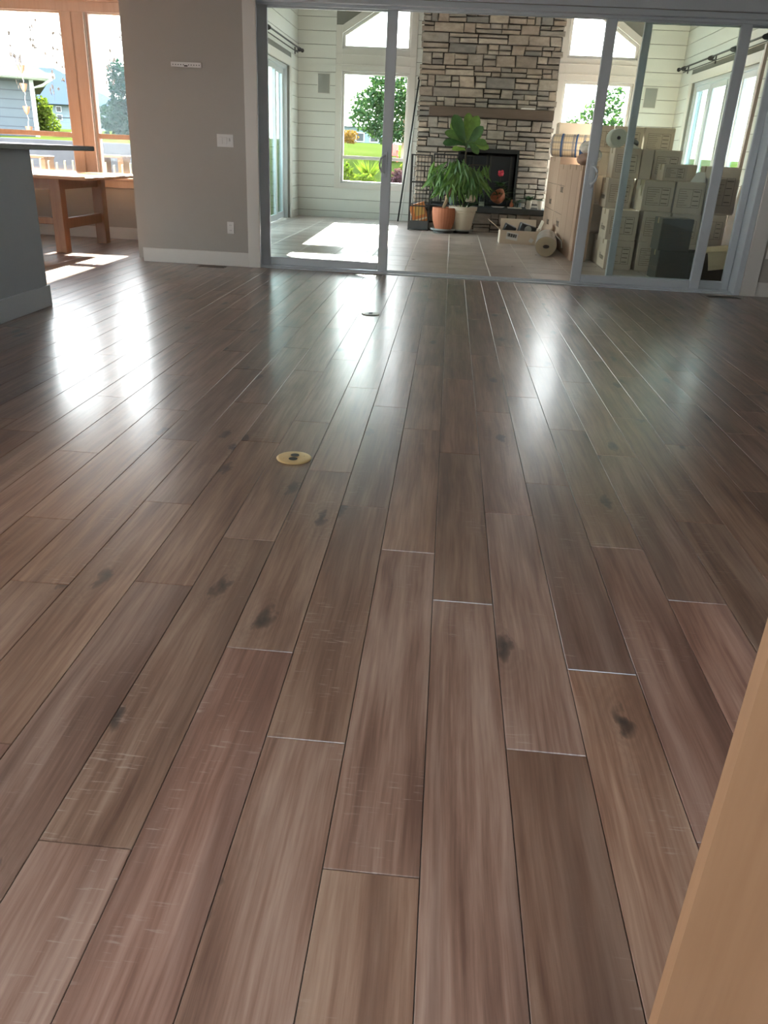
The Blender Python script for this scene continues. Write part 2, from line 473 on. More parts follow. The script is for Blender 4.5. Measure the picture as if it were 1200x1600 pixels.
# ------------------------------------------------------------------ mesh helpers
class MB:
    def __init__(s):
        s.v, s.f, s.smooth = [], [], []

    def add(s, vs, fs, sm=False):
        b = len(s.v)
        s.v += [Vector(x) for x in vs]
        s.f += [tuple(i + b for i in f) for f in fs]
        s.smooth += [sm] * len(fs)
        return s

    def box(s, x0, x1, y0, y1, z0, z1, b=0.0, rot=None, piv=None):
        """box with chamfer b"""
        if b <= 0:
            vs = [(x, y, z) for x in (x0, x1) for y in (y0, y1) for z in (z0, z1)]
            fs = [(0, 1, 3, 2), (4, 6, 7, 5), (0, 4, 5, 1), (2, 3, 7, 6), (0, 2, 6, 4), (1, 5, 7, 3)]
        else:
            lo, hi = (x0, y0, z0), (x1, y1, z1)
            idx, vs = {}, []
            for sx in (0, 1):
                for sy in (0, 1):
                    for sz in (0, 1):
                        sg = (sx, sy, sz)
                        for a in range(3):
                            p = []
                            for k in range(3):
                                q = hi[k] if sg[k] else lo[k]
                                if k != a:
                                    q += -b if sg[k] else b
                                p.append(q)
                            idx[(sg, a)] = len(vs)
                            vs.append(tuple(p))
            fs = []
            for a in range(3):
                o = [k for k in range(3) if k != a]
                for sg in (0, 1):
                    ring = []
                    for (u, w) in ((0, 0), (1, 0), (1, 1), (0, 1)):
                        c = [0, 0, 0]
                        c[a], c[o[0]], c[o[1]] = sg, u, w
                        ring.append(idx[(tuple(c), a)])
                    fs.append(tuple(ring))
            for a in range(3):
                o = [k for k in range(3) if k != a]
                for u in (0, 1):
                    for w in (0, 1):
                        c0, c1 = [0, 0, 0], [0, 0, 0]
                        c0[o[0]], c0[o[1]], c1[o[0]], c1[o[1]] = u, w, u, w
                        c1[a] = 1
                        c0, c1 = tuple(c0), tuple(c1)
                        fs.append((idx[(c0, o[0])], idx[(c1, o[0])], idx[(c1, o[1])], idx[(c0, o[1])]))
            for sx in (0, 1):
                for sy in (0, 1):
                    for sz in (0, 1):
                        fs.append(tuple(idx[((sx, sy, sz), a)] for a in range(3)))
        if rot is not None:
            pv = Vector(piv) if piv else Vector(((x0 + x1) / 2, (y0 + y1) / 2, (z0 + z1) / 2))
            vs = [rot @ (Vector(x) - pv) + pv for x in vs]
        return s.add(vs, fs)

    def prism(s, pts, a0, a1, plane='XZ'):
        """polygon pts in a plane, extruded from a0 to a1 along the third axis"""
        def mk(u, w, t):
            return {'XZ': (u, t, w), 'XY': (u, w, t), 'YZ': (t, u, w)}[plane]
        n = len(pts)
        vs = [mk(u, w, a0) for u, w in pts] + [mk(u, w, a1) for u, w in pts]
        fs = [tuple(range(n)), tuple(range(2 * n - 1, n - 1, -1))] + [(i, (i + 1) % n, n + (i + 1) % n, n + i) for i in range(n)]
        return s.add(vs, fs)

    def tube(s, pts, r, n=8, cap=True):
        pts = [Vector(p) for p in pts]
        rs = r if isinstance(r, (list, tuple)) else [r] * len(pts)
        vs, fs = [], []
        up = Vector((0, 0, 1))
        for i, p in enumerate(pts):
            d = (pts[min(i + 1, len(pts) - 1)] - pts[max(i - 1, 0)]).normalized()
            a = d.cross(up)
            if a.length < 0.05:
                a = d.cross(Vector((0, 1, 0)))
            a.normalize()
            b = d.cross(a)
            for k in range(n):
                t = 2 * math.pi * k / n
                vs.append(p + (a * math.cos(t) + b * math.sin(t)) * rs[i])
        for i in range(len(pts) - 1):
            for k in range(n):
                fs.append((i * n + k, i * n + (k + 1) % n, (i + 1) * n + (k + 1) % n, (i + 1) * n + k))
        if cap:
            fs.append(tuple(range(n)))
            fs.append(tuple(range((len(pts) - 1) * n, len(pts) * n)))
        return s.add(vs, fs, True)

    def lathe(s, prof, c, n=24, axis=None, cap=True, ripple=None):
        """prof: (radius, height); around a vertical axis at c, or along axis"""
        vs, fs = [], []
        m = Matrix.Identity(3) if axis is None else Vector(axis).to_track_quat('Z', 'Y').to_matrix()
        for (r, h) in prof:
            for k in range(n):
                t = 2 * math.pi * k / n
                rr = r * (1 + (ripple[1] * math.cos(ripple[0] * t) if ripple else 0))
                vs.append(Vector(c) + m @ Vector((rr * math.cos(t), rr * math.sin(t), h)))
        for i in range(len(prof) - 1):
            for k in range(n):
                fs.append((i * n + k, i * n + (k + 1) % n, (i + 1) * n + (k + 1) % n, (i + 1) * n + k))
        if cap:
            fs.append(tuple(range(n)))
            fs.append(tuple(range((len(prof) - 1) * n, len(prof) * n)))
        return s.add(vs, fs, True)

    def blob(s, c, rx, ry, rz, nu=12, nv=8, jit=0.0, rg=rnd):
        vs, fs = [], []
        for j in range(nv + 1):
            p = math.pi * j / nv
            for i in range(nu):
                t = 2 * math.pi * i / nu
                k = 1 + rg.uniform(-jit, jit)
                vs.append((c[0] + rx * k * math.sin(p) * math.cos(t), c[1] + ry * k * math.sin(p) * math.sin(t), c[2] - rz * k * math.cos(p)))
        for j in range(nv):
            for i in range(nu):
                fs.append((j * nu + i, j * nu + (i + 1) % nu, (j + 1) * nu + (i + 1) % nu, (j + 1) * nu + i))
        return s.add(vs, fs, True)

    def mesh(s, name, mat, off=(0, 0, 0), fix=True):
        off = Vector(off)
        me = bpy.data.meshes.new(name)
        me.from_pydata([v - off for v in s.v], [], s.f)
        if fix:
            bm = bmesh.new()
            bm.from_mesh(me)
            bmesh.ops.remove_doubles(bm, verts=bm.verts, dist=1e-6)
            bmesh.ops.recalc_face_normals(bm, faces=bm.faces)
            bm.to_mesh(me)
            bm.free()
        else:
            me.polygons.foreach_set('use_smooth', s.smooth)
        if fix and any(s.smooth) and len(me.polygons) == len(s.smooth):
            me.polygons.foreach_set('use_smooth', s.smooth)
            me.set_sharp_from_angle(angle=R(40))
        if mat is not None:
            me.materials.append(mat)
        me.update()
        return me

    def build(s, name, mat, parent=None, kind=None, fix=True):
        off = ORG.get(parent.name, Vector((0, 0, 0))) if parent else Vector((0, 0, 0))
        o = bpy.data.objects.new(name, s.mesh(name, M[mat] if isinstance(mat, str) else mat, off, fix))
        COL.objects.link(o)
        if parent:
            o.parent = parent
            ORG[o.name] = off
        if kind:
            o['kind'] = kind
        return o


ORG = {}   # world position of the origin that a thing's parts are built around


def thing(name, label, cat, loc=(0, 0, 0), group=None):
    o = bpy.data.objects.new(name, None)
    COL.objects.link(o)
    o.empty_display_size = 0.1
    o.location = loc
    ORG[o.name] = Vector(loc)
    o['label'] = label
    o['category'] = cat
    if group:
        o['group'] = group
    return o


def tag(o, label, cat, group=None):
    o['label'] = label
    o['category'] = cat
    if group:
        o['group'] = group
    return o


def struct(name, mb, mat, parent=None, fix=True):
    o = mb.build(name, mat, parent, None, fix)
    if parent is None:
        o['kind'] = 'structure'
        ORG[o.name] = Vector((0, 0, 0))
    return o


def group_root(name):
    """a top-level piece of the setting that only carries parts"""
    o = bpy.data.objects.new(name, None)
    COL.objects.link(o)
    o['kind'] = 'structure'
    ORG[o.name] = Vector((0, 0, 0))
    return o


def shared(name, me, parent, mw):
    """a piece that shares mesh data: parent at the identity, mw is its place"""
    o = bpy.data.objects.new(name, me)
    COL.objects.link(o)
    o.parent = parent
    off = ORG.get(parent.name, Vector((0, 0, 0)))
    o.matrix_local = Matrix.Translation(-off) @ mw
    return o


TXT = {}


def txt(word, size, name, mat, parent, mw, ext=0.0008, shear=0.0):
    key = (word, size, mat, ext, shear)
    if key not in TXT:
        cu = bpy.data.curves.new(name, 'FONT')
        cu.body = word
        cu.size = size
        cu.extrude = ext
        cu.shear = shear
        cu.resolution_u = 2
        cu.align_x = 'CENTER'
        cu.align_y = 'CENTER'
        t_ = bpy.data.objects.new('temporary', cu)
        COL.objects.link(t_)
        me = bpy.data.meshes.new_from_object(t_.evaluated_get(bpy.context.evaluated_depsgraph_get()))
        bpy.data.objects.remove(t_)
        me.materials.clear()
        me.materials.append(M[mat])
        TXT[key] = me
    return shared(name, TXT[key], parent, mw)


def orient(loc, d, up, sc=1.0):
    """matrix whose Y axis runs along d and whose Z axis leans to up"""
    y = Vector(d).normalized()
    x = y.cross(Vector(up))
    if x.length < 1e-3:
        x = y.cross(Vector((1, 0, 0)))
    x.normalize()
    z = x.cross(y)
    m = Matrix((x, y, z)).transposed().to_4x4()
    return Matrix.Translation(Vector(loc)) @ m @ Matrix.Scale(sc, 4)


def proj(p):
    d = Vector(p) - Vector((0, 0, CAMZ))
    c = [sum(RC[i][k] * d[i] for i in range(3)) for k in range(3)]
    if c[2] > -0.05:
        return None
    return (600 + FOC * c[0] / -c[2], 800 - FOC * c[1] / -c[2])


def clip_area(pts):
    def clip(poly, f, g):
        out = []
        for i in range(len(poly)):
            a, b = poly[i], poly[(i + 1) % len(poly)]
            fa, fb = f(a), f(b)
            if fa >= 0:
                out.append(a)
            if fa * fb < 0:
                t = fa / (fa - fb)
                out.append((a[0] + t * (b[0] - a[0]), a[1] + t * (b[1] - a[1])))
        return out
    for f in (lambda p: p[0], lambda p: 1200 - p[0], lambda p: p[1], lambda p: 1600 - p[1]):
        pts = clip(pts, f, None)
        if len(pts) < 3:
            return 0.0
    return abs(sum(pts[i][0] * pts[(i + 1) % len(pts)][1] - pts[(i + 1) % len(pts)][0] * pts[i][1] for i in range(len(pts)))) / 2


# ------------------------------------------------------------------ the main room's shell
YF = 8.70            # room face of the far wall
XL, XR, YN = -7.0, 5.2, -2.6
CEIL = 3.0
XC = -3.29           # free end of the far wall, the breakfast nook lies behind it
NY = 10.68           # nook window wall

base = struct('floor', MB().box(XL, XR, YN, YF + 0.02, -0.12, -0.012).box(XL, XC + 0.12, YF + 0.02, NY, -0.12, -0.012), 'subfloor')

PW, PL, PX0 = 0.1765, 1.265, 0.037
JO = {-11: .60, -9: .40, -8: 1.04, -7: .625, -6: 1.235, -5: .675, -4: 1.0, -3: .385, -2: .065, -1: 1.0, 0: .705, 1: .095, 2: .415, 3: 1.145,
      4: .815, 5: .145, 6: 1.03, 7: .50}
GAP = 0.0009
planks = []
pr = random.Random(5)
k0 = int(math.floor((XL - PX0) / PW))
k1 = int(math.ceil((XR - PX0) / PW))
last = 0.3
for k in range(k0, k1):
    x0, x1 = max(PX0 + k * PW, XL), min(PX0 + (k + 1) * PW, XR)
    o = JO.get(k)
    if o is None:
        o = (last + pr.choice((0.32, 0.42, 0.55, 0.75, 0.88)) + pr.uniform(-0.05, 0.05)) % PL
    last = o
    ytop = NY if x1 < XC + 0.02 else YF + 0.015
    y = o - PL * math.ceil((o - YN) / PL)
    while y < ytop - 0.02:
        a, b = max(y, YN), min(y + PL, ytop)
        if b - a > 0.02:
            c = [proj((x, yy, 0)) for x, yy in ((x0, a), (x1, a), (x1, b), (x0, b))]
            if None in c:
                a2 = max(a, 0.35)
                c = [proj((x, yy, 0)) for x, yy in ((x0, a2), (x1, a2), (x1, b), (x0, b))] if b > 0.45 else [None]
            ar = 0.0 if None in c else clip_area(c)
            planks.append((ar, x0, x1, a, b))
        y += PL
planks.sort(key=lambda p: -p[0])
full = MB().box(-PW / 2 + GAP, PW / 2 - GAP, -PL / 2 + GAP, PL / 2 - GAP, -0.012, 0, 0.0012).mesh('plank', M['floor'])
rest = MB()
for i, (ar, x0, x1, a, b) in enumerate(planks):
    if i < 300 and ar > 0:
        if abs(b - a - PL) < 1e-4 and abs(x1 - x0 - PW) < 1e-4:
            shared('plank', full, base, Matrix.Translation(((x0 + x1) / 2, (a + b) / 2, 0)))
        else:
            MB().box(x0 + GAP, x1 - GAP, a + GAP, b - GAP, -0.012, 0, 0.0012).build('plank', 'floor', base)
    else:
        rest.box(x0 + GAP, x1 - GAP, a + GAP, b - GAP, -0.012, 0)
rest.build('plank_field', 'floor', base, 'stuff')

# far wall with the wide opening to the porch (opening X -2.10..3.12, Z 0..2.50)
OX0, OX1, OZ = -2.10, 3.12, 2.53
w = MB().box(XC, OX0, YF, YF + 0.26, 0, CEIL).box(OX1, XR, YF, YF + 0.26, 0, CEIL).box(OX0, OX1, YF, YF + 0.26, OZ, CEIL)
struct('wall_far', w, 'wall')
# walls out of the picture, with the windows that light the room
lw = MB()
lw.box(XL - 0.2, XL, YN - 0.2, -2.2, 0, CEIL).box(XL - 0.2, XL, 5.0, NY + 0.2, 0, CEIL).box(XL - 0.2, XL, -2.2, 5.0, 0, 0.3).box(XL - 0.2, XL, -2.2, 5.0, 2.7, CEIL)
lw.box(XL - 0.2, XL, 1.2, 1.6, 0.3, 2.7)
struct('wall_left', lw, 'wall')
struct('wall_right', MB().box(XR, XR + 0.2, YN - 0.2, YF + 0.26, 0, CEIL), 'wallgrey')
nw = MB().box(XL, XR, YN - 0.2, YN, 0, CEIL)
struct('wall_near', nw, 'wall')
# ceiling, with an unseen skylight added to brighten the near floor
KX0, KX1, KY0, KY1 = -0.9, 1.9, -1.6, 0.6
cl = MB()
cl.box(XL - 0.2, KX0, YN - 0.2, YF + 0.26, CEIL, CEIL + 0.3).box(KX1, XR + 0.2, YN - 0.2, YF + 0.26, CEIL, CEIL + 0.3)
cl.box(KX0, KX1, YN - 0.2, KY0, CEIL, CEIL + 0.3).box(KX0, KX1, KY1, YF + 0.26, CEIL, CEIL + 0.3).box(XL - 0.2, XC + 0.2, YF + 0.26, NY + 0.2, CEIL, CEIL + 0.3)
struct('ceiling', cl, 'ceiling')
struct('window_7', MB().box(KX0, KX1, KY0, KY1, CEIL + 0.2, CEIL + 0.21), 'glass')  # pane of the added skylight
struct('window_8', MB().box(XL - 0.11, XL - 0.10, -2.2, 1.2, 0.3, 2.7), 'glass')
struct('window_9', MB().box(XL - 0.11, XL - 0.10, 1.6, 5.0, 0.3, 2.7), 'glass')

# baseboards and door casings
struct('baseboard_far_left', MB().box(XC - 0.002, -2.135, YF - 0.016, YF, 0, 0.145, 0.003).box(XC - 0.016, XC, YF - 0.016, YF + 0.28, 0, 0.145, 0.003), 'white')
struct('baseboard_far_right', MB().box(3.27, XR, YF - 0.016, YF, 0, 0.145, 0.003), 'white')
struct('trim_1', MB().box(-2.135, -2.005, YF - 0.022, YF, 0, OZ + 0.11, 0.003), 'white')
struct('trim_2', MB().box(3.12, 3.27, YF - 0.022, YF, 0, OZ + 0.11, 0.003), 'white')
struct('trim_3', MB().box(-2.005, 3.12, YF - 0.022, YF, OZ - 0.0, OZ + 0.11, 0.003), 'vinyl')
# vinyl frame of the sliding doors: jambs, head and floor track
fr = MB().box(-2.10, -2.035, YF + 0.0, YF + 0.26, 0.0, OZ, 0.004).box(3.06, 3.12, YF + 0.0, YF + 0.26, 0.0, OZ, 0.004)
struct('trim_4', fr, 'vinyl')
struct('trim_5', MB().box(-2.035, 3.06, YF + 0.02, YF + 0.26, OZ - 0.05, OZ, 0.004).box(-2.035, 3.06, YF + 0.085, YF + 0.105, OZ - 0.075, OZ - 0.05).box(-2.035, 3.06, YF + 0.175, YF + 0.19, OZ - 0.075, OZ - 0.05), 'vinyl')
struct('trim_6', MB().box(-2.10, 3.12, YF + 0.02, YF + 0.26, -0.03, 0.010, 0.003).box(-2.035, 3.06, YF + 0.115, YF + 0.128, 0.01, 0.022).box(-2.035, 3.06, YF + 0.205, YF + 0.215, 0.01, 0.022), 'vinyl')


def sliding_panel(name, x0, x1, y, hx=None, hside=1, st=0.105, glass='dglass', z1=2.49):
    r = group_root(name)
    t = 0.022
    z0 = 0.022
    for (a, b) in ((x0, x0 + st), (x1 - st, x1)):
        MB().box(a, b, y - t, y + t, z0, z1, 0.006).build('stile', 'vinyl', r)
    MB().box(x0 + st, x1 - st, y - t, y + t, z0, z0 + 0.085, 0.006).build('bottom_rail', 'vinyl', r)
    MB().box(x0 + st, x1 - st, y - t, y + t, z1 - 0.05, z1, 0.006).build('top_rail', 'vinyl', r)
    MB().box(x0 + st - 0.006, x1 - st + 0.006, y - 0.004, y + 0.004, z0 + 0.08, z1 - 0.045).build('pane', glass, r)
    if hx is not None:
        pts = []
        for i in range(9):
            a = math.pi * i / 8
            pts.append((hx + hside * 0.055 * math.sin(a), y - t - 0.03 * math.sin(a) - 0.006, 1.09 + 0.085 * math.cos(a)))
        h = MB().box(hx - 0.022, hx + 0.022, y - t - 0.008, y - t, 0.97, 1.21, 0.003)
        h.tube(pts, 0.011, 8)
        h.build('handle', 'vinyl', r)
    return r


sliding_panel('door_1', -2.03, -0.635, YF + 0.15, -0.70, -1)
sliding_panel('door_2', 1.36, 2.725, YF + 0.135, 1.42, 1)
sliding_panel('door_3', 1.74, 3.055, YF + 0.22, None, st=0.075)

# ------------------------------------------------------------------ breakfast nook
nk = MB()
nk.box(XL, -6.0, NY, NY + 0.2, 0, CEIL).box(-6.0, -3.62, NY, NY + 0.2, 0, 0.74).box(-6.0, -3.62, NY, NY + 0.2, 2.62, CEIL)
nk.box(-4.87, -4.57, NY + 0.02, NY + 0.2, 0.74, 2.62).box(-3.62, -3.26, NY, NY + 0.2, 0, CEIL)
struct('wall_nook', nk, 'wall')
struct('wall_nook_side', MB().box(-3.46, -3.26, YF + 0.26, NY, 0, CEIL), 'wall')
struct('baseboard_nook', MB().box(XL, -3.47, NY - 0.016, NY, 0, 0.145, 0.003), 'white')
struct('trim_7', MB().box(-6.1, -3.5, NY - 0.06, NY + 0.01, 0.725, 0.755, 0.004).box(-6.05, -3.55, NY - 0.02, NY, 0.63, 0.725, 0.003), 'fir')
struct('trim_8', MB().box(-6.1, -3.5, NY - 0.022, NY, 2.58, 2.69, 0.003).box(-6.1, -3.5, NY - 0.045, NY, 2.69, 2.72, 0.003), 'fir')
struct('trim_9', MB().box(-4.865, -4.73, NY - 0.022, NY, 0.755, 2.58, 0.003).box(-4.71, -4.575, NY - 0.022, NY, 0.755, 2.58, 0.003).box(-4.73, -4.71, NY - 0.006, NY, 0.755, 2.58), 'fir')
struct('trim_10', MB().box(-6.1, -5.98, NY - 0.022, NY, 0.755, 2.58, 0.003), 'fir')


def sash_window(name, x0, x1, y, z0, z1, rail=None, mat='fir', fw=0.05, glass='glass', dep=0.08):
    r = group_root(name)
    for a, b in ((x0, x0 + fw), (x1 - fw, x1)):
        MB().box(a, b, y, y + dep, z0, z1, 0.004).build('side_rail', mat, r)
    MB().box(x0 + fw, x1 - fw, y, y + dep, z0, z0 + fw, 0.004).build('sill_rail', mat, r)
    MB().box(x0 + fw, x1 - fw, y, y + dep, z1 - fw, z1, 0.004).build('head_rail', mat, r)
    spans = [(z0 + fw, z1 - fw)]
    if rail:
        MB().box(x0 + fw, x1 - fw, y, y + dep, rail - 0.03, rail + 0.03, 0.004).build('meeting_rail', mat, r)
        spans = [(z0 + fw, rail - 0.03), (rail + 0.03, z1 - fw)]
    for a, b in spans:
        MB().box(x0 + fw - 0.004, x1 - fw + 0.004, y + dep * 0.6, y + dep * 0.6 + 0.006, a - 0.004, b + 0.004).build('pane', glass, r)
    return r


sash_window('window_1', -5.98, -4.87, NY + 0.04, 0.755, 2.60, 1.235, 'fir', 0.03)
sash_window('window_2', -4.57, -3.62, NY + 0.04, 0.755, 2.60, 1.235, 'fir', 0.03)

# kitchen island with its bar counter
isl = thing('kitchen_island', 'dark slate grey kitchen island with grey counter at the left edge', 'kitchen island', (-3.55, 4.6, 0))
MB().box(-4.05, -3.035, 3.0, 5.925, 0.0, 1.098).build('body', 'islandp', isl)
MB().box(-4.05, -3.019, 3.0, 5.941, 0.0, 0.155, 0.003).build('base_moulding', 'islandb', isl)
MB().box(-4.3, -2.98, 2.9, 6.92, 1.099, 1.135, 0.006).build('countertop', 'counter', isl)

# orange wooden dining table in the nook
tb = thing('dining_table', 'sunlit orange wooden table standing at the nook windows', 'table', (-5.1, 9.5, 0))
TZ = 0.815
MB().box(-6.3, -3.93, 8.82, 10.45, TZ - 0.035, TZ, 0.006).build('table_top', 'oaktop', tb)
MB().box(-6.15, -4.34, 9.0, 9.03, TZ - 0.15, TZ - 0.036).build('apron', 'oak', tb)
MB().box(-6.15, -4.34, 10.15, 10.18, TZ - 0.15, TZ - 0.036).build('apron', 'oak', tb)
MB().box(-4.37, -4.34, 9.03, 10.15, TZ - 0.15, TZ - 0.036).build('apron', 'oak', tb)
for lx in (-4.42, -6.15):
    for ly in (8.95, 10.06):
        MB().box(lx, lx + 0.125, ly, ly + 0.125, 0, TZ - 0.036, 0.004).build('leg', 'oak', tb)
MB().box(-4.39, -4.33, 9.075, 10.06, 0.25, 0.36, 0.004).build('stretcher', 'oak', tb)
MB().box(-6.03, -4.42, 9.0, 9.06, 0.30, 0.37, 0.004).build('stretcher', 'oak', tb)

# plates and outlets on the walls, vents and outlets in the floor
def outlet(x, y, z, label, name='wall_outlet', two=True):
    r = thing(name, label, 'outlet', (x, y, z))
    MB().box(x - 0.037, x + 0.037, y - 0.006, y, z - 0.06, z + 0.06, 0.002).build('plate', 'plastic', r)
    for dz in (-0.026, 0.026):
        MB().box(x - 0.019, x + 0.019, y - 0.0085, y - 0.005, z + dz - 0.018, z + dz + 0.018, 0.002).build('socket', 'plastic', r)
    s = MB()
    for dz in (-0.026, 0.026):
        for dx in (-0.007, 0.007):
            s.box(x + dx - 0.0013, x + dx + 0.0013, y - 0.009, y - 0.0083, z + dz - 0.006, z + dz + 0.006)
    s.build('slots', 'slot', r, 'stuff')


outlet(-2.325, YF, 0.395, 'white wall outlet low on the taupe wall beside the left door casing')
outlet(3.335, YF, 0.44, 'white wall outlet on the grey wall beside the right door casing')
outlet(-4.075, NY, 0.395, 'white wall outlet under the nook window behind the dining table')

sw = thing('switch_plate', 'wide white three-gang switch plate on the taupe wall', 'light switch', (-2.35, YF, 1.24))
MB().box(-2.436, -2.264, YF - 0.006, YF, 1.18, 1.30, 0.002).build('plate', 'plastic', sw)
for dx in (-0.046, 0.0):
    MB().box(-2.35 + dx - 0.017, -2.35 + dx + 0.017, YF - 0.010, YF - 0.005, 1.207, 1.273, 0.002).build('rocker', 'plastic', sw)
MB().box(-2.309, -2.299, YF - 0.02, YF - 0.005, 1.235, 1.262, 0.002).build('toggle', 'plastic', sw)

br = thing('wall_bracket', 'white slotted metal strip screwed high on the taupe wall', 'bracket', (-2.715, YF, 1.905))
MB().box(-2.87, -2.56, YF - 0.018, YF, 1.885, 1.928, 0.002).build('strip', 'plastic', br)
hs = MB()
for i in range(11):
    if i != 5:
        hs.box(-2.848 + i * 0.0265 - 0.004, -2.848 + i * 0.0265 + 0.004, YF - 0.0185, YF - 0.017, 1.900, 1.909)
hs.box(-2.735, -2.70, YF - 0.0185, YF - 0.017, 1.89, 1.901)
hs.build('holes', 'slot', br, 'stuff')


def floor_vent(x0, x1, y0, y1, label):
    r = thing('floor_vent', label, 'vent', ((x0 + x1) / 2, (y0 + y1) / 2, 0))
    m = MB().box(x0, x1, y0, y0 + 0.012, 0, 0.004).box(x0, x1, y1 - 0.012, y1, 0, 0.004).box(x0, x0 + 0.012, y0 + 0.012, y1 - 0.012, 0, 0.004).box(x1 - 0.012, x1, y0 + 0.012, y1 - 0.012, 0, 0.004)
    m.build('frame', 'bronze', r)
    MB().box(x0 + 0.012, x1 - 0.012, y0 + 0.012, y1 - 0.012, 0.0002, 0.0012).build('duct', 'slot', r)
    n = 14
    s = MB()
    for i in range(1, n):
        x = x0 + 0.012 + (x1 - x0 - 0.024) * i / n
        s.box(x - 0.002, x + 0.002, y0 + 0.012, y1 - 0.012, 0.0012, 0.0034)
    s.build('louvres', 'bronze', r, 'stuff')


floor_vent(-2.66, -2.36, 8.50, 8.62, 'bronze floor vent below the switch plate wall')
floor_vent(2.73, 3.06, 8.45, 8.57, 'bronze floor vent in front of the right door jamb')


def floor_outlet(x, y, mat, label):
    r = thing('floor_outlet', label, 'outlet', (x, y, 0))
    MB().lathe([(0.072, 0.0), (0.074, 0.003), (0.071, 0.006), (0.062, 0.0075)], (x, y, 0), 36).build('plate', mat, r)
    for dy in (-0.022, 0.022):
        MB().lathe([(0.0185, 0.0072), (0.0185, 0.0082)], (x, y + dy, 0), 20).build('socket', 'slot', r)
    for dx in (-0.045, 0.045):
        MB().lathe([(0.004, 0.0072), (0.003, 0.0088)], (x + dx * 0.9, y + 0.02 * (1 if dx > 0 else -1), 0), 8).build('screw', mat, r)


floor_outlet(-0.573, 3.03, 'brass', 'round brass floor outlet set in the planks nearer the viewer')
floor_outlet(-0.573, 6.375, 'steel', 'round floor outlet in the planks near the sliding doors')

# tan wooden post at the lower right, right beside the camera
po = thing('wooden_post', 'tan wooden post close to the viewer at the lower right corner', 'post', (0.40, 0.66, 0))
MB().box(0.261, 0.50, 0.52, 0.66, 0, 2.99, 0.008, Matrix.Rotation(R(-28.5), 3, 'Z'), (0.261, 0.52, 0)).build('shaft', 'post', po)

# ------------------------------------------------------------------ the porch: floor, shiplap walls, roof
PX_L, PX_R, PY0, PY1 = -3.05, 4.06, YF + 0.26, 16.62
PEAVE, RX, SL = 3.6, 0.505, 0.62
pf = struct('porch_floor', MB().box(PX_L - 0.2, PX_R + 0.2, PY0 - 0.02, PY1 + 0.2, -0.12, -0.002), 'grout')
TS, TX0, TY0 = 0.481, 0.030, 9.10
tile_me = MB().box(-TS / 2 + 0.0055, TS / 2 - 0.0055, -TS / 2 + 0.0055, TS / 2 - 0.0055, -0.012, 0, 0.0015).mesh('tile', M['tile'])
tiles = []
for i in range(-7, 9):
    for j in range(-1, 17):
        x0, x1 = max(TX0 + i * TS, PX_L), min(TX0 + (i + 1) * TS, PX_R)
        y0, y1 = max(TY0 + j * TS, PY0), min(TY0 + (j + 1) * TS, PY1)
        if x1 - x0 > 0.03 and y1 - y0 > 0.03:
            if x1 - x0 > TS - 1e-4 and y1 - y0 > TS - 1e-4:
                shared('tile', tile_me, pf, Matrix.Translation(((x0 + x1) / 2, (y0 + y1) / 2, 0)))
            else:
                MB().box(x0 + 0.004, x1 - 0.004, y0 + 0.004, y1 - 0.004, -0.012, 0, 0.0015).build('tile', 'tile', pf)


def roof_z(x):
    return PEAVE + SL * (RX - PX_L - abs(x - RX))


# back wall with two tall windows and two slanted ones on either side of the chimney
WIN = [(-2.20, -0.93, 0.64, 2.58, 2.95), (1.94, 3.21, 0.64, 2.58, 2.95)]
def slant(x):            # top edge of the slanted windows
    return 3.22 + 0.62 * (2.66 - abs(x - RX))
bw = MB()
def wcol(x0, x1, z0, topf):
    bw.prism([(x0, z0), (x1, z0), (x1, topf(x1)), (x0, topf(x0))], PY1, PY1 + 0.2)
wcol(PX_L - 0.2, WIN[0][0], 0, roof_z)
wcol(WIN[0][1], RX, 0, roof_z)
wcol(RX, WIN[1][0], 0, roof_z)
wcol(WIN[1][1], PX_R + 0.2, 0, roof_z)
for (a, b, z0, z1, z2) in WIN:
    bw.box(a, b, PY1, PY1 + 0.2, 0, z0).box(a, b, PY1, PY1 + 0.2, z1, z2)
    bw.prism([(a, slant(a)), (b, slant(b)), (b, roof_z(b)), (a, roof_z(a))], PY1, PY1 + 0.2)
wb = struct('wall_porch_back', bw, 'shipgap')
DY0, DY1, DZ = 12.45, 15.80, 2.56           # sliding doors in both side walls
wl = struct('wall_porch_left', MB().box(PX_L - 0.2, PX_L, PY0, DY0, 0, PEAVE).box(PX_L - 0.2, PX_L, DY1, PY1, 0, PEAVE).box(PX_L - 0.2, PX_L, DY0, DY1, DZ, PEAVE), 'shipgap')
wr = struct('wall_porch_right', MB().box(PX_R, PX_R + 0.2, PY0, DY0, 0, PEAVE).box(PX_R, PX_R + 0.2, DY1, PY1, 0, PEAVE).box(PX_R, PX_R + 0.2, DY0, DY1, DZ, PEAVE), 'shipgap')
gab = MB().prism([(PX_L - 0.2, CEIL), (PX_R + 0.2, CEIL), (PX_R + 0.2, PEAVE), (RX, roof_z(RX)), (PX_L - 0.2, PEAVE)], YF + 0.1, YF + 0.26)
struct('wall_porch_gable', gab, 'ship')
struct('porch_ceiling', MB().prism([(PX_L - 0.3, roof_z(PX_L - 0.3)), (RX, roof_z(RX)), (PX_R + 0.3, roof_z(PX_R + 0.3)), (PX_R + 0.3, roof_z(PX_R + 0.3) + 0.2), (RX, roof_z(RX) + 0.2), (PX_L - 0.3, roof_z(PX_L - 0.3) + 0.2)], YF + 0.1, PY1 + 0.25), 'ship')

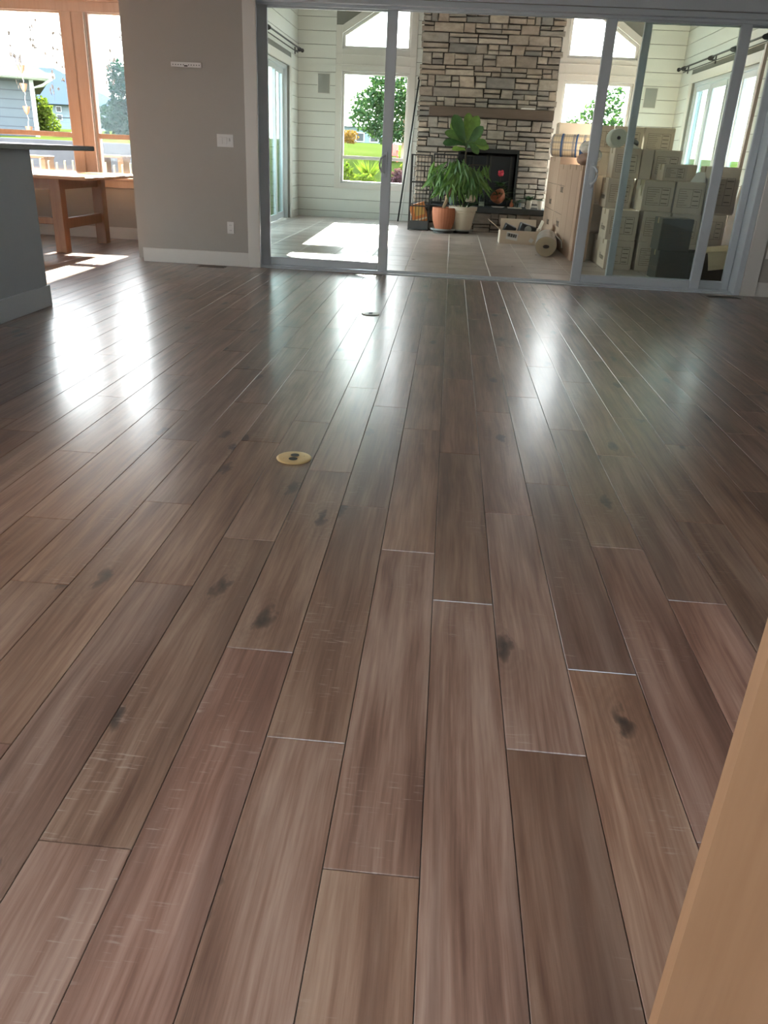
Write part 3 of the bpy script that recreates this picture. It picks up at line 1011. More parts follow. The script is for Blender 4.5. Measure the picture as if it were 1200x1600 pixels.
BH = 0.2215
BT = 0.014
for i in range(-1, 17):
    z0, z1 = max(0.0, 0.117 + i * BH + 0.004), min(0.117 + (i + 1) * BH - 0.004, PEAVE)
    if z1 - z0 < 0.02:
        continue
    segs = []
    for (a, b, zb, zm0, zm1) in WIN:
        segs.append((a - 0.12, b + 0.12))
    (a0, b0), (a1, b1) = segs
    runs = [(PX_L + BT, a0), (b0, -0.58), (b1, PX_R - BT)]
    if z1 < 0.57:
        runs = [(PX_L + BT, -0.58), (1.66, PX_R - BT)]
    for a, b in runs:
        MB().box(a, b, PY1 - BT, PY1, z0, z1, 0.002).build('shiplap_board', 'ship', wb)
    for wall, sx, x in ((wl, 1, PX_L), (wr, -1, PX_R)):
        ys = [(PY0, PY1 - BT)] if z0 > DZ + 0.13 else [(PY0, DY0 - 0.12), (DY1 + 0.12, PY1 - BT)]
        for a, b in ys:
            MB().box(min(x, x + sx * BT), max(x, x + sx * BT), a, b, z0, z1, 0.002).build('shiplap_board', 'ship', wall)
struct('baseboard_porch_back', MB().box(PX_L + BT, -0.60, PY1 - 0.03, PY1 - BT - 0.001, 0, 0.06), 'ship')

# the four windows of the back wall
n = 3
for (a, b, z0, z1, z2) in WIN:
    c = MB()
    c.box(a - 0.12, a, PY1 - 0.03, PY1, z0 - 0.10, 4.15 if a > 0 else slant(a) + 0.13, 0.003).box(b, b + 0.12, PY1 - 0.03, PY1, z0 - 0.10, slant(b) + 0.13 if a > 0 else 4.15, 0.003)
    c.box(a, b, PY1 - 0.03, PY1, z0 - 0.10, z0, 0.003).box(a, b, PY1 - 0.026, PY1, z1, z2, 0.003)
    c.prism([(a, slant(a)), (b, slant(b)), (b, slant(b) + 0.13), (a, slant(a) + 0.13)], PY1 - 0.03, PY1)
    c.box(a - 0.13, b + 0.13, PY1 - 0.045, PY1 - 0.03, z2 - 0.10, z2 - 0.085).box(a - 0.13, b + 0.13, PY1 - 0.045, PY1 - 0.03, z1 + 0.105, z1 + 0.12)
    struct('trim_%d' % (8 + n), c, 'white')
    sash_window('window_%d' % n, a, b, PY1 + 0.03, z0, z1, 1.11 if a < 0 else None, 'white', 0.045, 'glass')
    # slanted window above
    r = group_root('window_%d' % (n + 1))
    y = PY1 + 0.03
    f = 0.05
    MB().box(a, b, y, y + 0.08, z2, z2 + f, 0.004).build('sill_rail', 'white', r)
    MB().prism([(a, z2 + f), (a + f, z2 + f), (a + f, slant(a + f)), (a, slant(a))], y, y + 0.08).build('side_rail', 'white', r)
    MB().prism([(b - f, z2 + f), (b, z2 + f), (b, slant(b)), (b - f, slant(b - f))], y, y + 0.08).build('side_rail', 'white', r)
    MB().prism([(a, slant(a) - f * 1.2), (b, slant(b) - f * 1.2), (b, slant(b)), (a, slant(a))], y + 0.001, y + 0.079).build('head_rail', 'white', r)
    MB().prism([(a + f, z2 + f), (b - f, z2 + f), (b - f, slant(b - f) - f), (a + f, slant(a + f) - f)], y + 0.05, y + 0.056).build('pane', 'glass', r)
    n += 2
# screw caps along the head of the tall windows


def side_door(name, x, sx):
    """four-panel sliding door set into a side wall"""
    r = group_root(name)
    n = 4
    w_ = (DY1 - DY0 - 0.1) / n
    o = x - sx * 0.10
    c = MB()
    for a, b in ((DY0 - 0.12, DY0), (DY1, DY1 + 0.12)):
        c.box(min(x, x + sx * 0.03), max(x, x + sx * 0.03), a, b, 0, DZ + 0.13, 0.003)
    c.box(min(x, x + sx * 0.03), max(x, x + sx * 0.03), DY0, DY1, DZ, DZ + 0.13, 0.003)
    c.build('casing', 'white', r)
    MB().box(o - 0.06, o + 0.06, DY0, DY0 + 0.05, 0, DZ).box(o - 0.06, o + 0.06, DY1 - 0.05, DY1, 0, DZ).box(o - 0.06, o + 0.06, DY0 + 0.05, DY1 - 0.05, DZ - 0.05, DZ).build('frame', 'vinyl', r)
    for i in range(n):
        a = DY0 + 0.05 + i * w_
        b = a + w_ + (0.04 if i < n - 1 else 0)
        ox = o + (0.018 if i in (1, 2) else -0.018)
        p = MB()
        st = 0.085
        p.box(ox - 0.015, ox + 0.015, a, a + st, 0.01, DZ - 0.06, 0.004).box(ox - 0.015, ox + 0.015, b - st, b, 0.01, DZ - 0.06, 0.004)
        p.box(ox - 0.015, ox + 0.015, a + st, b - st, 0.01, 0.12, 0.004).box(ox - 0.015, ox + 0.015, a + st, b - st, DZ - 0.14, DZ - 0.06, 0.004)
        q = p.build('sash', 'vinyl', r)
        MB().box(ox - 0.003, ox + 0.003, a + st - 0.005, b - st + 0.005, 0.115, DZ - 0.135).build('pane', 'gglass', q)


side_door('door_4', PX_L, 1)
side_door('door_5', PX_R, -1)


def curtain_rod(x, ys, label, y1, z):
    sx = 1 if x < 0 else -1
    r = thing('curtain_rod', label, 'curtain rod', (x, 14.2, z))
    MB().tube([(x, 11.2, z), (x, y1, z)], 0.014, 10).build('rod', 'blackm', r)
    MB().tube([(x - sx * 0.055, 11.2, z - 0.05), (x - sx * 0.055, y1 - 0.1, z - 0.05)], 0.009, 8).build('back_rod', 'blackm', r)
    for yy, d in ((y1, 1), (11.2, -1)):
        MB().lathe([(0.015, -0.02), (0.03, 0.0), (0.034, 0.03), (0.028, 0.06), (0.012, 0.075)], (x, yy, z), 14, (0, d, 0)).build('finial', 'blackm', r)
    for yy in ys:
        wx = PX_L + BT if sx > 0 else PX_R - BT
        b = MB().box(min(wx, wx + sx * 0.012), max(wx, wx + sx * 0.012), yy - 0.025, yy + 0.025, z - 0.08, z + 0.03)
        b.tube([(wx + sx * 0.01, yy, z - 0.03), (x - sx * 0.01, yy, z - 0.03), (x, yy, z + 0.0)], 0.012, 8)
        b.build('bracket', 'blackm', r)
        for k in range(4):
            MB().lathe([(0.024, -0.006), (0.03, 0), (0.024, 0.006)], (x, yy - 0.16 + k * 0.05, z - 0.008), 12, (0, 1, 0)).build('ring', 'blackm', r)


curtain_rod(PX_R - 0.12, (12.2, 13.5, 14.6, 16.2), 'dark double curtain rod along the right porch wall', 16.42, 2.82)
curtain_rod(PX_L + 0.12, (11.5, 13.6, 16.25), 'dark double curtain rod along the left porch wall', 16.42, 2.87)

for x0, x1, lb in ((-2.665, -2.425, 'flush grey speaker grille on the shiplap left of the fireplace'), (3.43, 3.67, 'flush grey speaker grille on the shiplap right of the fireplace')):
    r = thing('wall_speaker', lb, 'speaker', ((x0 + x1) / 2, PY1 - BT, 2.36), 'in-wall porch speakers')
    MB().box(x0, x1, PY1 - BT - 0.012, PY1 - BT, 2.19, 2.53, 0.003).build('bezel', 'white', r)
    MB().box(x0 + 0.012, x1 - 0.012, PY1 - BT - 0.016, PY1 - BT - 0.012, 2.202, 2.518, 0.001).build('grille', 'speaker', r)

# ------------------------------------------------------------------ stone fireplace
FX0, FX1, FY, HY = -0.67, 1.69, 15.30, 14.91
fp = thing('fireplace', 'tall ledge-stone fireplace with dark mantel and raised hearth on the porch', 'fireplace', (0.5, 15.9, 0))
core = MB()
BX0, BX1, BZ0, BZ1 = 0.12, 1.13, 0.42, 1.30     # firebox opening
core.box(FX0 + 0.02, BX0, FY + 0.03, PY1 - 0.02, 0, 4.7).box(BX1, FX1 - 0.02, FY + 0.03, PY1 - 0.02, 0, 4.7).box(BX0, BX1, FY + 0.03, PY1 - 0.02, BZ1, 4.7).box(BX0, BX1, FY + 0.03, PY1 - 0.02, 0, BZ0)
core.box(FX0 + 0.02, FX1 - 0.0, HY + 0.03, FY + 0.03, 0, 0.325)
core.build('mortar_core', 'mortar', fp)
sr = random.Random(21)


def ledge(x0, x1, z0, z1):
    """random ledge-stone cells filling a rectangle"""
    cells = []
    z = z0
    while z < z1 - 0.01:
        h = sr.choice((0.13, 0.15, 0.16, 0.18))
        if z1 - z - h < 0.11:
            h = z1 - z
        x = x0
        while x < x1 - 0.01:
            w_ = sr.uniform(0.17, 0.50)
            if x1 - x - w_ < 0.14:
                w_ = x1 - x
            t = sr.random()
            if t < 0.34:
                cells.append((x, x + w_, z, z + h))
            elif t < 0.86 or h < 0.15:
                m = z + h * sr.uniform(0.36, 0.64)
                for a, b in ((z, m), (m, z + h)):
                    if sr.random() < 0.40 and w_ > 0.30:
                        q = x + w_ * sr.uniform(0.3, 0.7)
                        cells += [(x, q, a, b), (q, x + w_, a, b)]
                    else:
                        cells.append((x, x + w_, a, b))
            else:
                q = x + w_ * sr.uniform(0.35, 0.65)
                cells += [(x, q, z, z + h * 0.5), (x, q, z + h * 0.5, z + h), (q, x + w_, z, z + h)]
            x += w_
        z += h
    return cells


def stone_mesh(c, y, mb):
    x0, x1, z0, z1 = c
    g = 0.007
    x0 += g; x1 -= g; z0 += g; z1 -= g
    if x0 < FX0 + 0.05:
        x0 += sr.uniform(-0.03, 0.015)
    if x1 > FX1 - 0.05:
        x1 += sr.uniform(-0.015, 0.03)
    d = y - sr.uniform(0.0, 0.03)
    j = lambda a: a + sr.uniform(-0.006, 0.006)
    k = lambda a: a + sr.uniform(-0.008, 0.008)
    sh = sr.choice((0, 0, 0, 0.015, -0.015)) if z1 - z0 > 0.09 else 0
    ring = [(x0, z0), (x1, z0), (x1 + sh, z1), (x0 + sh, z1)]
    ring = [(j(a), j(b)) for a, b in ring]
    e = 0.012
    ins = [(1, 1), (-1, 1), (-1, -1), (1, -1)]
    vs = [(a, y + 0.05, b) for a, b in ring] + [(a, d + 0.012, b) for a, b in ring] + [(a + p * e, k(d), b + q * e) for (a, b), (p, q) in zip(ring, ins)]
    fs = [(i, (i + 1) % 4, 4 + (i + 1) % 4, 4 + i) for i in range(4)] + [(4 + i, 4 + (i + 1) % 4, 8 + (i + 1) % 4, 8 + i) for i in range(4)] + [(8, 9, 10, 11)]
    mb.add(vs, fs)


cells = [(c, FY) for c in ledge(FX0, FX1, 2.0, 3.56)]
cells += [(c, FY) for c in ledge(FX0, FX0 + 0.22, 1.84, 2.0)]
cells += [(c, FY) for c in ledge(FX0, FX1, BZ1 + 0.06, 1.84)]
cells += [(c, FY) for c in ledge(FX0, BX0 - 0.03, 0.42, BZ1 + 0.06)]
cells += [(c, FY) for c in ledge(BX1 + 0.03, FX1, 0.42, BZ1 + 0.06)]
cells += [(c, HY) for c in ledge(FX0, FX1, 0.0, 0.325)]
extra = MB()
for i, (c, y) in enumerate(cells):
    if i < 300:
        m = MB()
        stone_mesh(c, y, m)
        m.build('stone', 'stone', fp)
    else:
        stone_mesh(c, y, extra)
for c in ledge(FX0, FX1, 3.56, 4.7):
    stone_mesh(c, FY, extra)
extra.build('stone_field', 'stone', fp, 'stuff')
MB().box(FX0 + 0.19, FX1 - 0.02, FY - 0.16, FY + 0.05, 1.845, 2.0, 0.008).build('mantel', 'mantel', fp)
MB().box(FX0 - 0.02, FX1 + 0.02, HY - 0.03, FY + 0.03, 0.325, 0.42, 0.008).build('hearth_slab', 'slate', fp)
fb = MB().box(BX0 - 0.03, BX0, FY - 0.01, FY + 0.5, BZ0, BZ1 + 0.06).box(BX1, BX1 + 0.03, FY - 0.01, FY + 0.5, BZ0, BZ1 + 0.06).box(BX0, BX1, FY - 0.01, FY + 0.5, BZ1, BZ1 + 0.06).box(BX0, BX1, FY + 0.45, FY + 0.5, BZ0, BZ1)
fbo = fb.build('firebox', 'firebox', fp)
MB().box(BX0 + 0.03, BX1 - 0.03, FY + 0.09, FY + 0.095, BZ0 + 0.03, BZ1 - 0.05).build('glass_door', 'fireglass', fp)
for xx in (BX0 + 0.02, 0.60, 0.66, BX1 - 0.10):
    MB().box(xx, xx + 0.03, FY + 0.055, FY + 0.088, BZ0 + 0.01, BZ1 - 0.03).build('door_bar', 'blackm', fp)

wp = MB().box(1.10, 1.34, FY - 0.14, FY - 0.05, 2.0, 2.022, 0.004)
tag(wp.build('folded_paper', 'label'), 'small folded white paper lying on the dark mantel', 'paper')

# long dark pole leaning in the corner left of the chimney
lp = thing('leaning_pole', 'long dark pole leaning on the wall left of the chimney', 'pole', (-1.0, 16.35, 0))
MB().tube([(-1.0, 16.35, 0.0), (-0.74, 16.52, 2.5)], 0.016, 8).build('pole', 'blackm', lp)
MB().lathe([(0.012, 0), (0.028, 0.015), (0.028, 0.04), (0.01, 0.06)], (-0.74, 16.52, 2.48), 12).build('cap', 'blackm', lp)
lp2 = MB().tube([(-0.95, 16.42, 0.0), (-0.76, 16.545, 2.1)], 0.008, 8)
tag(lp2.build('leaning_rod', 'steel'), 'thin grey rod leaning beside the long dark pole', 'rod')

# black log rack, with a bright carton in it
rk = thing('log_rack', 'black iron log rack at the left end of the hearth', 'log rack', (-0.5, 14.72, 0))
m = MB()
for xx in (-0.70, -0.36):
    for yy in (14.58, 14.86):
        m.box(xx - 0.012, xx + 0.012, yy - 0.012, yy + 0.012, 0, 1.22)
for zz in (0.05, 0.40, 0.78, 1.21):
    m.box(-0.70, -0.36, 14.572, 14.588, zz - 0.01, zz + 0.01).box(-0.70, -0.36, 14.852, 14.868, zz - 0.01, zz + 0.01)
    m.box(-0.708, -0.692, 14.58, 14.86, zz - 0.01, zz + 0.01).box(-0.368, -0.352, 14.58, 14.86, zz - 0.01, zz + 0.01)
m.build('frame', 'blackm', rk)
for i in range(5):
    xx = -0.645 + i * 0.056
    MB().box(xx - 0.005, xx + 0.005, 14.574, 14.584, 0.06, 1.20).build('bar', 'blackm', rk)
MB().box(-0.69, -0.37, 14.59, 14.85, 0.03, 0.045).build('shelf', 'blackm', rk)
MB().box(-0.70, -0.36, 14.565, 14.572, 0.015, 0.16).build('kick_plate', 'slate', rk)
cr = thing('printed_carton', 'orange and ochre printed carton tilted inside the black rack', 'carton', (-0.53, 14.72, 0.046))
rm = Matrix.Rotation(R(-18), 3, 'Y')
MB().box(-0.665, -0.40, 14.62, 14.82, 0.12, 0.44, 0.004, rm).build('body', 'orange', cr)
MB().box(-0.60, -0.43, 14.614, 14.62, 0.24, 0.40, 0, rm, (-0.5325, 14.72, 0.28)).build('printed_panel', 'yellow', cr)
MB().box(-0.66, -0.41, 14.613, 14.62, 0.16, 0.19, 0, rm, (-0.5325, 14.72, 0.28)).build('printed_band', 'paper', cr)
MB().box(-0.64, -0.40, 14.63, 14.81, 0.046, 0.10).build('foot_tray', 'slate', cr)

# fire screen behind the plants
fs = thing('fire_screen', 'black barred fire screen standing behind the potted plants', 'fire screen', (0.05, 15.12, 0.42))
m = MB()
for xx in (-0.33, 0.36):
    m.box(xx - 0.012, xx + 0.012, 15.10, 15.125, 0.42, 1.25)
m.box(-0.33, 0.36, 15.10, 15.125, 0.44, 0.465).box(-0.33, 0.36, 15.10, 15.125, 1.225, 1.25).box(-0.33, 0.36, 15.10, 15.125, 0.80, 0.82)
m.build('frame', 'blackm', fs)
for i in range(11):
    xx = -0.27 + i * 0.057
    MB().box(xx - 0.005, xx + 0.005, 15.108, 15.118, 0.465, 1.225).build('bar', 'blackm', fs)


# ------------------------------------------------------------------ plants on the porch
def leaf_mesh(name, prof, mat, fold=0.25, droop=0.2):
    """leaf along +Y; prof = [(y, halfwidth)]"""
    vs, fs = [], []
    L = prof[-1][0]
    for y, h in prof:
        z = -droop * (y / L) ** 2 * L
        vs += [(-h, y, z + fold * h), (0, y, z), (h, y, z + fold * h)]
    for i in range(len(prof) - 1):
        a = i * 3
        fs += [(a, a + 1, a + 4, a + 3), (a + 1, a + 2, a + 5, a + 4)]
    mb = MB()
    mb.v = [Vector(v) for v in vs]
    mb.f = fs
    mb.smooth = [True] * len(fs)
    return mb.mesh(name, M[mat], fix=False)


FIGLEAF = leaf_mesh('leaf', [(0, .004), (.04, .006), (.08, .05), (.16, .048), (.24, .066), (.32, .082), (.38, .078), (.43, .045), (.45, .006)], 'fig', 0.35, 0.18)
ALII = leaf_mesh('leaf', [(0, .002), (.02, .006), (.06, .016), (.12, .018), (.18, .012), (.24, .001)], 'alii', 0.4, 0.35)
STRAP = leaf_mesh('leaf', [(0, .006), (.06, .010), (.14, .010), (.22, .006), (.28, .001)], 'dkleaf', 0.5, 0.7)
BROAD = leaf_mesh('leaf', [(0, .003), (.02, .012), (.05, .028), (.09, .026), (.12, .004)], 'dkleaf', 0.3, 0.3)

pl = thing('fiddle_leaf_plant', 'broad-leaved fig plant in a tall cream planter by the hearth', 'potted plant', (0.24, 14.52, 0))
PCX, PCY = 0.235, 14.50
MB().lathe([(0.185, 0.045), (0.20, 0.045), (0.205, 0.065), (0.19, 0.065), (0.17, 0.055)], (PCX, PCY, 0), 28).build('saucer', 'saucer', pl)
MB().lathe([(0.14, 0.0), (0.14, 0.045)], (PCX, PCY, 0), 20).build('plant_caddy', 'blackp', pl)
MB().lathe([(0.16, 0.062), (0.165, 0.08), (0.195, 0.24), (0.215, 0.33), (0.222, 0.335), (0.222, 0.37), (0.24, 0.375), (0.248, 0.435), (0.235, 0.437), (0.222, 0.41)], (PCX, PCY, 0), 32).build('planter', 'cream', pl)
MB().lathe([(0.001, 0.405), (0.222, 0.40)], (PCX, PCY, 0), 24, cap=False).build('soil', 'soil', pl)
TOP = Vector((0.205, 14.5, 1.42))
MB().tube([(PCX, PCY, 0.38), (PCX - 0.01, PCY, 0.8), (0.21, 14.5, 1.2), TOP, (0.21, 14.5, 1.55)], [0.02, 0.018, 0.014, 0.011, 0.006], 8).build('stem', 'stem', pl)
for (tx, tz, dy, s_) in ((0.20, 1.87, -0.05, 1.0), (0.34, 1.83, -0.10, 1.0), (-0.03, 1.83, -0.08, 1.05), (-0.08, 1.74, 0.05, 1.0), (-0.14, 1.60, -0.1, 0.95),
                         (-0.17, 1.44, -0.12, 0.95), (0.42, 1.68, -0.15, 1.0), (0.44, 1.60, 0.1, 0.95), (0.58, 1.40, -0.05, 1.0), (0.50, 1.46, -0.25, 0.9),
                         (0.10, 1.70, 0.2, 0.9), (0.28, 1.75, 0.22, 0.9), (0.0, 1.35, -0.2, 0.8), (0.40, 1.30, -0.2, 0.85)):
    d = Vector((tx, 14.5 + dy, tz)) - TOP
    st = TOP + Vector((rnd.uniform(-.01, .01), rnd.uniform(-.01, .01), rnd.uniform(-.10, .06)))
    d = Vector((tx, 14.5 + dy, tz)) - st
    shared('leaf', FIGLEAF, pl, orient(st, d, Vector((rnd.uniform(-.6, .6), -1.0, 0.55)), d.length / 0.45))
for i in range(16):
    a = rnd.uniform(0, 6.28)
    st = Vector((PCX + 0.1 * math.cos(a), PCY + 0.1 * math.sin(a), 0.405))
    shared('leaf', STRAP, pl, orient(st, (math.cos(a) * 0.9, math.sin(a) * 0.9, 1.1), (0, 0, 1), rnd.uniform(0.8, 1.2)))

al = thing('weeping_fig', 'weeping narrow-leaved fig with twisted trunk in a terracotta pot', 'potted plant', (-0.09, 14.42, 0))
QX, QY = -0.085, 14.40
MB().lathe([(0.19, 0.045), (0.215, 0.045), (0.22, 0.07), (0.20, 0.07), (0.18, 0.06)], (QX, QY, 0), 28).build('saucer', 'saucer', al)
MB().lathe([(0.17, 0.0), (0.17, 0.045)], (QX, QY, 0), 20).build('plant_caddy', 'slate', al)
MB().lathe([(0.145, 0.065), (0.155, 0.09), (0.19, 0.20), (0.205, 0.33), (0.203, 0.405), (0.19, 0.41), (0.185, 0.385)], (QX, QY, 0), 96, ripple=(24, 0.012)).build('pot', 'terra', al)
MB().lathe([(0.001, 0.385), (0.188, 0.38)], (QX, QY, 0), 24, cap=False).build('soil', 'soil', al)
for ph in (0, 2.1, 4.2):
    pts = []
    for i in range(10):
        t = i / 9
        a = ph + t * 7.5
        pts.append((QX - 0.02 + 0.14 * t + 0.018 * math.cos(a), QY + 0.018 * math.sin(a), 0.37 + 0.50 * t))
    MB().tube(pts, 0.017, 8).build('trunk', 'bark', al)
CR = Vector((0.03, 14.40, 0.86))
lr = random.Random(3)
for i in range(22):
    a = lr.uniform(0, 6.28)
    rr = lr.uniform(0.12, 0.46)
    tip = CR + Vector((math.cos(a) * rr * 1.15 + 0.08, math.sin(a) * rr * 0.55, lr.uniform(0.02, 0.40) - rr * 0.25))
    if i == 0:
        tip = Vector((-0.46, 14.3, 0.96))
    if i == 1:
        tip = Vector((-0.33, 14.32, 1.12))
    if i == 2:
        tip = Vector((0.52, 14.35, 1.05))
    mid = (CR + tip) / 2 + Vector((0, 0, 0.12))
    MB().tube([CR, mid, tip], [0.007, 0.005, 0.002], 5).build('branch', 'stem', al)
    for q in range(4):
        t = lr.uniform(0.6, 1.0)
        p = (CR * (1 - t) ** 2 + mid * 2 * t * (1 - t) + tip * t * t)
        shared('leaf', ALII, al, orient(p, (lr.uniform(-0.6, 0.6), lr.uniform(-0.6, 0.3), -0.9), (lr.uniform(-1, 1), -1, 0.5), lr.uniform(0.9, 1.3)))
for i in range(205):
    while True:
        p = Vector((lr.uniform(-1, 1), lr.uniform(-1, 1), lr.uniform(-1, 1)))
        if 0.3 < p.length < 1:
            break
    c = Vector((0.09 + p.x * 0.46, 14.38 + p.y * 0.26, 0.98 + p.z * 0.24 - 0.10 * abs(p.x)))
    shared('leaf', ALII, al, orient(c, (p.x * 0.35 + lr.uniform(-0.6, 0.6), p.y * 0.4 + lr.uniform(-0.5, 0.2), -0.85 + lr.uniform(-0.1, 0.5)), (lr.uniform(-1, 1), -1, 0.6), lr.uniform(0.85, 1.35)))


def small_plant(root, c, n, me, spread, rg, sc=1.0):
    for i in range(n):
        a = rg.uniform(0, 6.28)
        e = rg.uniform(0.2, 1.3)
        shared('leaf', me, root, orient(c, (math.cos(a) * spread, math.sin(a) * spread, e), (0, 0, 1), rg.uniform(0.7, 1.2) * sc))


HZ = 0.42
bt = thing('glass_bottle', 'clear glass bottle on the hearth beside the tipped bowl', 'bottle', (0.565, 15.05, HZ))
MB().lathe([(0.052, 0.0), (0.056, 0.01), (0.056, 0.14), (0.04, 0.18), (0.016, 0.22), (0.015, 0.285), (0.019, 0.29), (0.014, 0.29)], (0.565, 15.05, HZ), 20).build('body', 'bottle', bt)
MB().lathe([(0.016, 0.285), (0.016, 0.315)], (0.565, 15.05, HZ), 12).build('stopper', 'steel', bt)
MB().lathe([(0.05, 0.012), (0.05, 0.08)], (0.565, 15.05, HZ), 16).build('filling', 'ceramic', bt)

bo = thing('terracotta_bowl', 'tipped terracotta bowl with greenery and a crimson flower on the hearth', 'planter', (0.82, 15.05, HZ))
MB().lathe([(0.05, 0.0), (0.09, 0.02), (0.125, 0.09), (0.135, 0.15), (0.122, 0.15), (0.11, 0.09), (0.04, 0.03)], (0.905, 15.05, HZ + 0.115), 28, (-0.55, -0.50, 0.66)).build('bowl', 'terra', bo)
MB().lathe([(0.09, 0.0), (0.12, 0.012), (0.12, 0.02)], (0.86, 15.02, HZ), 24).build('saucer', 'ceramic', bo)
for i in range(4):
    MB().tube([(0.92 + i * 0.03, 15.13, HZ + 0.1), (0.88 + 0.02 * i, 15.16, HZ + 0.40)], 0.004, 5).build('stem', 'stem', bo)
small_plant(bo, (0.86, 15.16, HZ + 0.16), 30, STRAP, 0.7, lr, 1.3)
small_plant(bo, (0.88, 15.14, HZ + 0.34), 22, BROAD, 0.9, lr, 1.3)
small_plant(bo, (1.0, 15.0, HZ + 0.12), 12, BROAD, 1.1, lr, 0.9)
fl = MB()
for i in range(9):
    a = i * 0.7
    fl.blob((0.86 + 0.03 * math.cos(a), 15.08 + 0.02 * math.sin(a), HZ + 0.56 + 0.03 * math.sin(2.1 * a)), 0.025, 0.02, 0.025, 8, 5)
fl.build('flower', 'flower', bo)
MB().tube([(0.87, 15.12, HZ + 0.36), (0.86, 15.09, HZ + 0.53)], 0.004, 5).build('flower_stalk', 'stem', bo)

tr = thing('white_tray', 'flat white tray on the hearth under the small vase', 'tray', (1.16, 15.0, HZ))
MB().box(1.03, 1.28, 14.93, 15.08, HZ, HZ + 0.02, 0.005).build('tray', 'ceramic', tr)
va = MB().lathe([(0.02, 0), (0.036, 0.025), (0.034, 0.06), (0.014, 0.095), (0.014, 0.12), (0.018, 0.125)], (1.095, 15.0, HZ + 0.0205), 18)
tag(va.build('clay_vase', 'terra'), 'small clay vase standing on the white hearth tray', 'vase')
jr = MB().lathe([(0.03, 0), (0.034, 0.01), (0.034, 0.05), (0.022, 0.065), (0.022, 0.075)], (1.20, 15.0, HZ + 0.0205), 18)
tag(jr.build('glass_jar', 'bottle'), 'small glass jar standing on the white hearth tray', 'jar')
dp = thing('trailing_plant', 'low dark trailing plant behind the white hearth tray', 'potted plant', (1.22, 15.19, HZ))
MB().lathe([(0.05, 0), (0.065, 0.09), (0.058, 0.09)], (1.22, 15.19, HZ), 18).build('pot', 'slate', dp)
small_plant(dp, (1.22, 15.19, HZ + 0.09), 24, STRAP, 0.8, lr, 0.6)
for x, lb, nn in ((1.40, 'white ceramic pot with leafy plant near the right hearth end', 26), (1.60, 'white ceramic pot with sparse plant at the right hearth end', 9)):
    wpp = thing('white_pot', lb, 'potted plant', (x, 15.0, HZ), 'white pots on the hearth')
    MB().lathe([(0.038, 0), (0.042, 0.004), (0.056, 0.145), (0.050, 0.147), (0.046, 0.13)], (x, 15.0, HZ), 24).build('pot', 'ceramic', wpp)
    MB().lathe([(0.001, 0.13), (0.047, 0.128)], (x, 15.0, HZ), 16, cap=False).build('soil', 'soil', wpp)
    small_plant(wpp, (x, 15.0, HZ + 0.13), nn, BROAD if nn > 10 else STRAP, 0.8, lr, 1.0 if nn > 10 else 0.7)
wb_ = thing('wicker_pot', 'woven tan pot on the hearth behind the cream planter', 'planter', (0.36, 15.0, HZ))
MB().lathe([(0.06, 0), (0.085, 0.02), (0.10, 0.09), (0.09, 0.13), (0.08, 0.12)], (0.36, 15.0, HZ + 0.06), 40, ripple=(18, 0.02)).build('pot', 'cardpale', wb_)
MB().lathe([(0.05, 0), (0.06, 0.06)], (0.36, 15.0, HZ), 16).build('stand', 'blackp', wb_)
small_plant(wb_, (0.36, 15.0, HZ + 0.17), 10, STRAP, 0.9, lr, 0.9)
bl = thing('blue_jug', 'small blue and white jug on the hearth behind the plants', 'jug', (0.06, 14.98, HZ))
MB().lathe([(0.05, 0), (0.08, 0.05), (0.075, 0.12), (0.045, 0.17), (0.055, 0.21)], (0.06, 14.98, HZ), 20).build('body', 'paleblue', bl)
MB().tube([(0.125, 14.98, HZ + 0.16), (0.16, 14.98, HZ + 0.13), (0.14, 14.98, HZ + 0.07)], 0.01, 8).build('handle', 'ceramic', bl)

# ------------------------------------------------------------------ moving boxes on the right side of the porch
BOXG = 'cardboard boxes stacked on the porch'


def panel_print(m, x0, x1, z0, z1, y, rg):
    """faded checklist print on a carton's face"""
    w_, h = x1 - x0, z1 - z0
    a, b, c, d = x0 + w_ * 0.12, x1 - w_ * 0.12, z0 + h * 0.20, z1 - h * 0.22
    e = y - 0.0009
    t = 0.0035
    q = a + (b - a) * 0.62
    m.box(a, b, e, y, c, c + t).box(a, b, e, y, d - t, d).box(a, a + t, e, y, c, d).box(b - t, b, e, y, c, d).box(q, q + t, e, y, c, d)
    n = 8
    for i in range(1, n):
        z = c + (d - c) * i / n
        m.box(a + 0.01, q - 0.012 - rg.uniform(0, 0.08), e, y, z - 0.002, z + 0.002)
        if i % 2:
            m.box(q + 0.012, b - 0.012 - rg.uniform(0, 0.02), e, y, z - 0.004, z + 0.004)


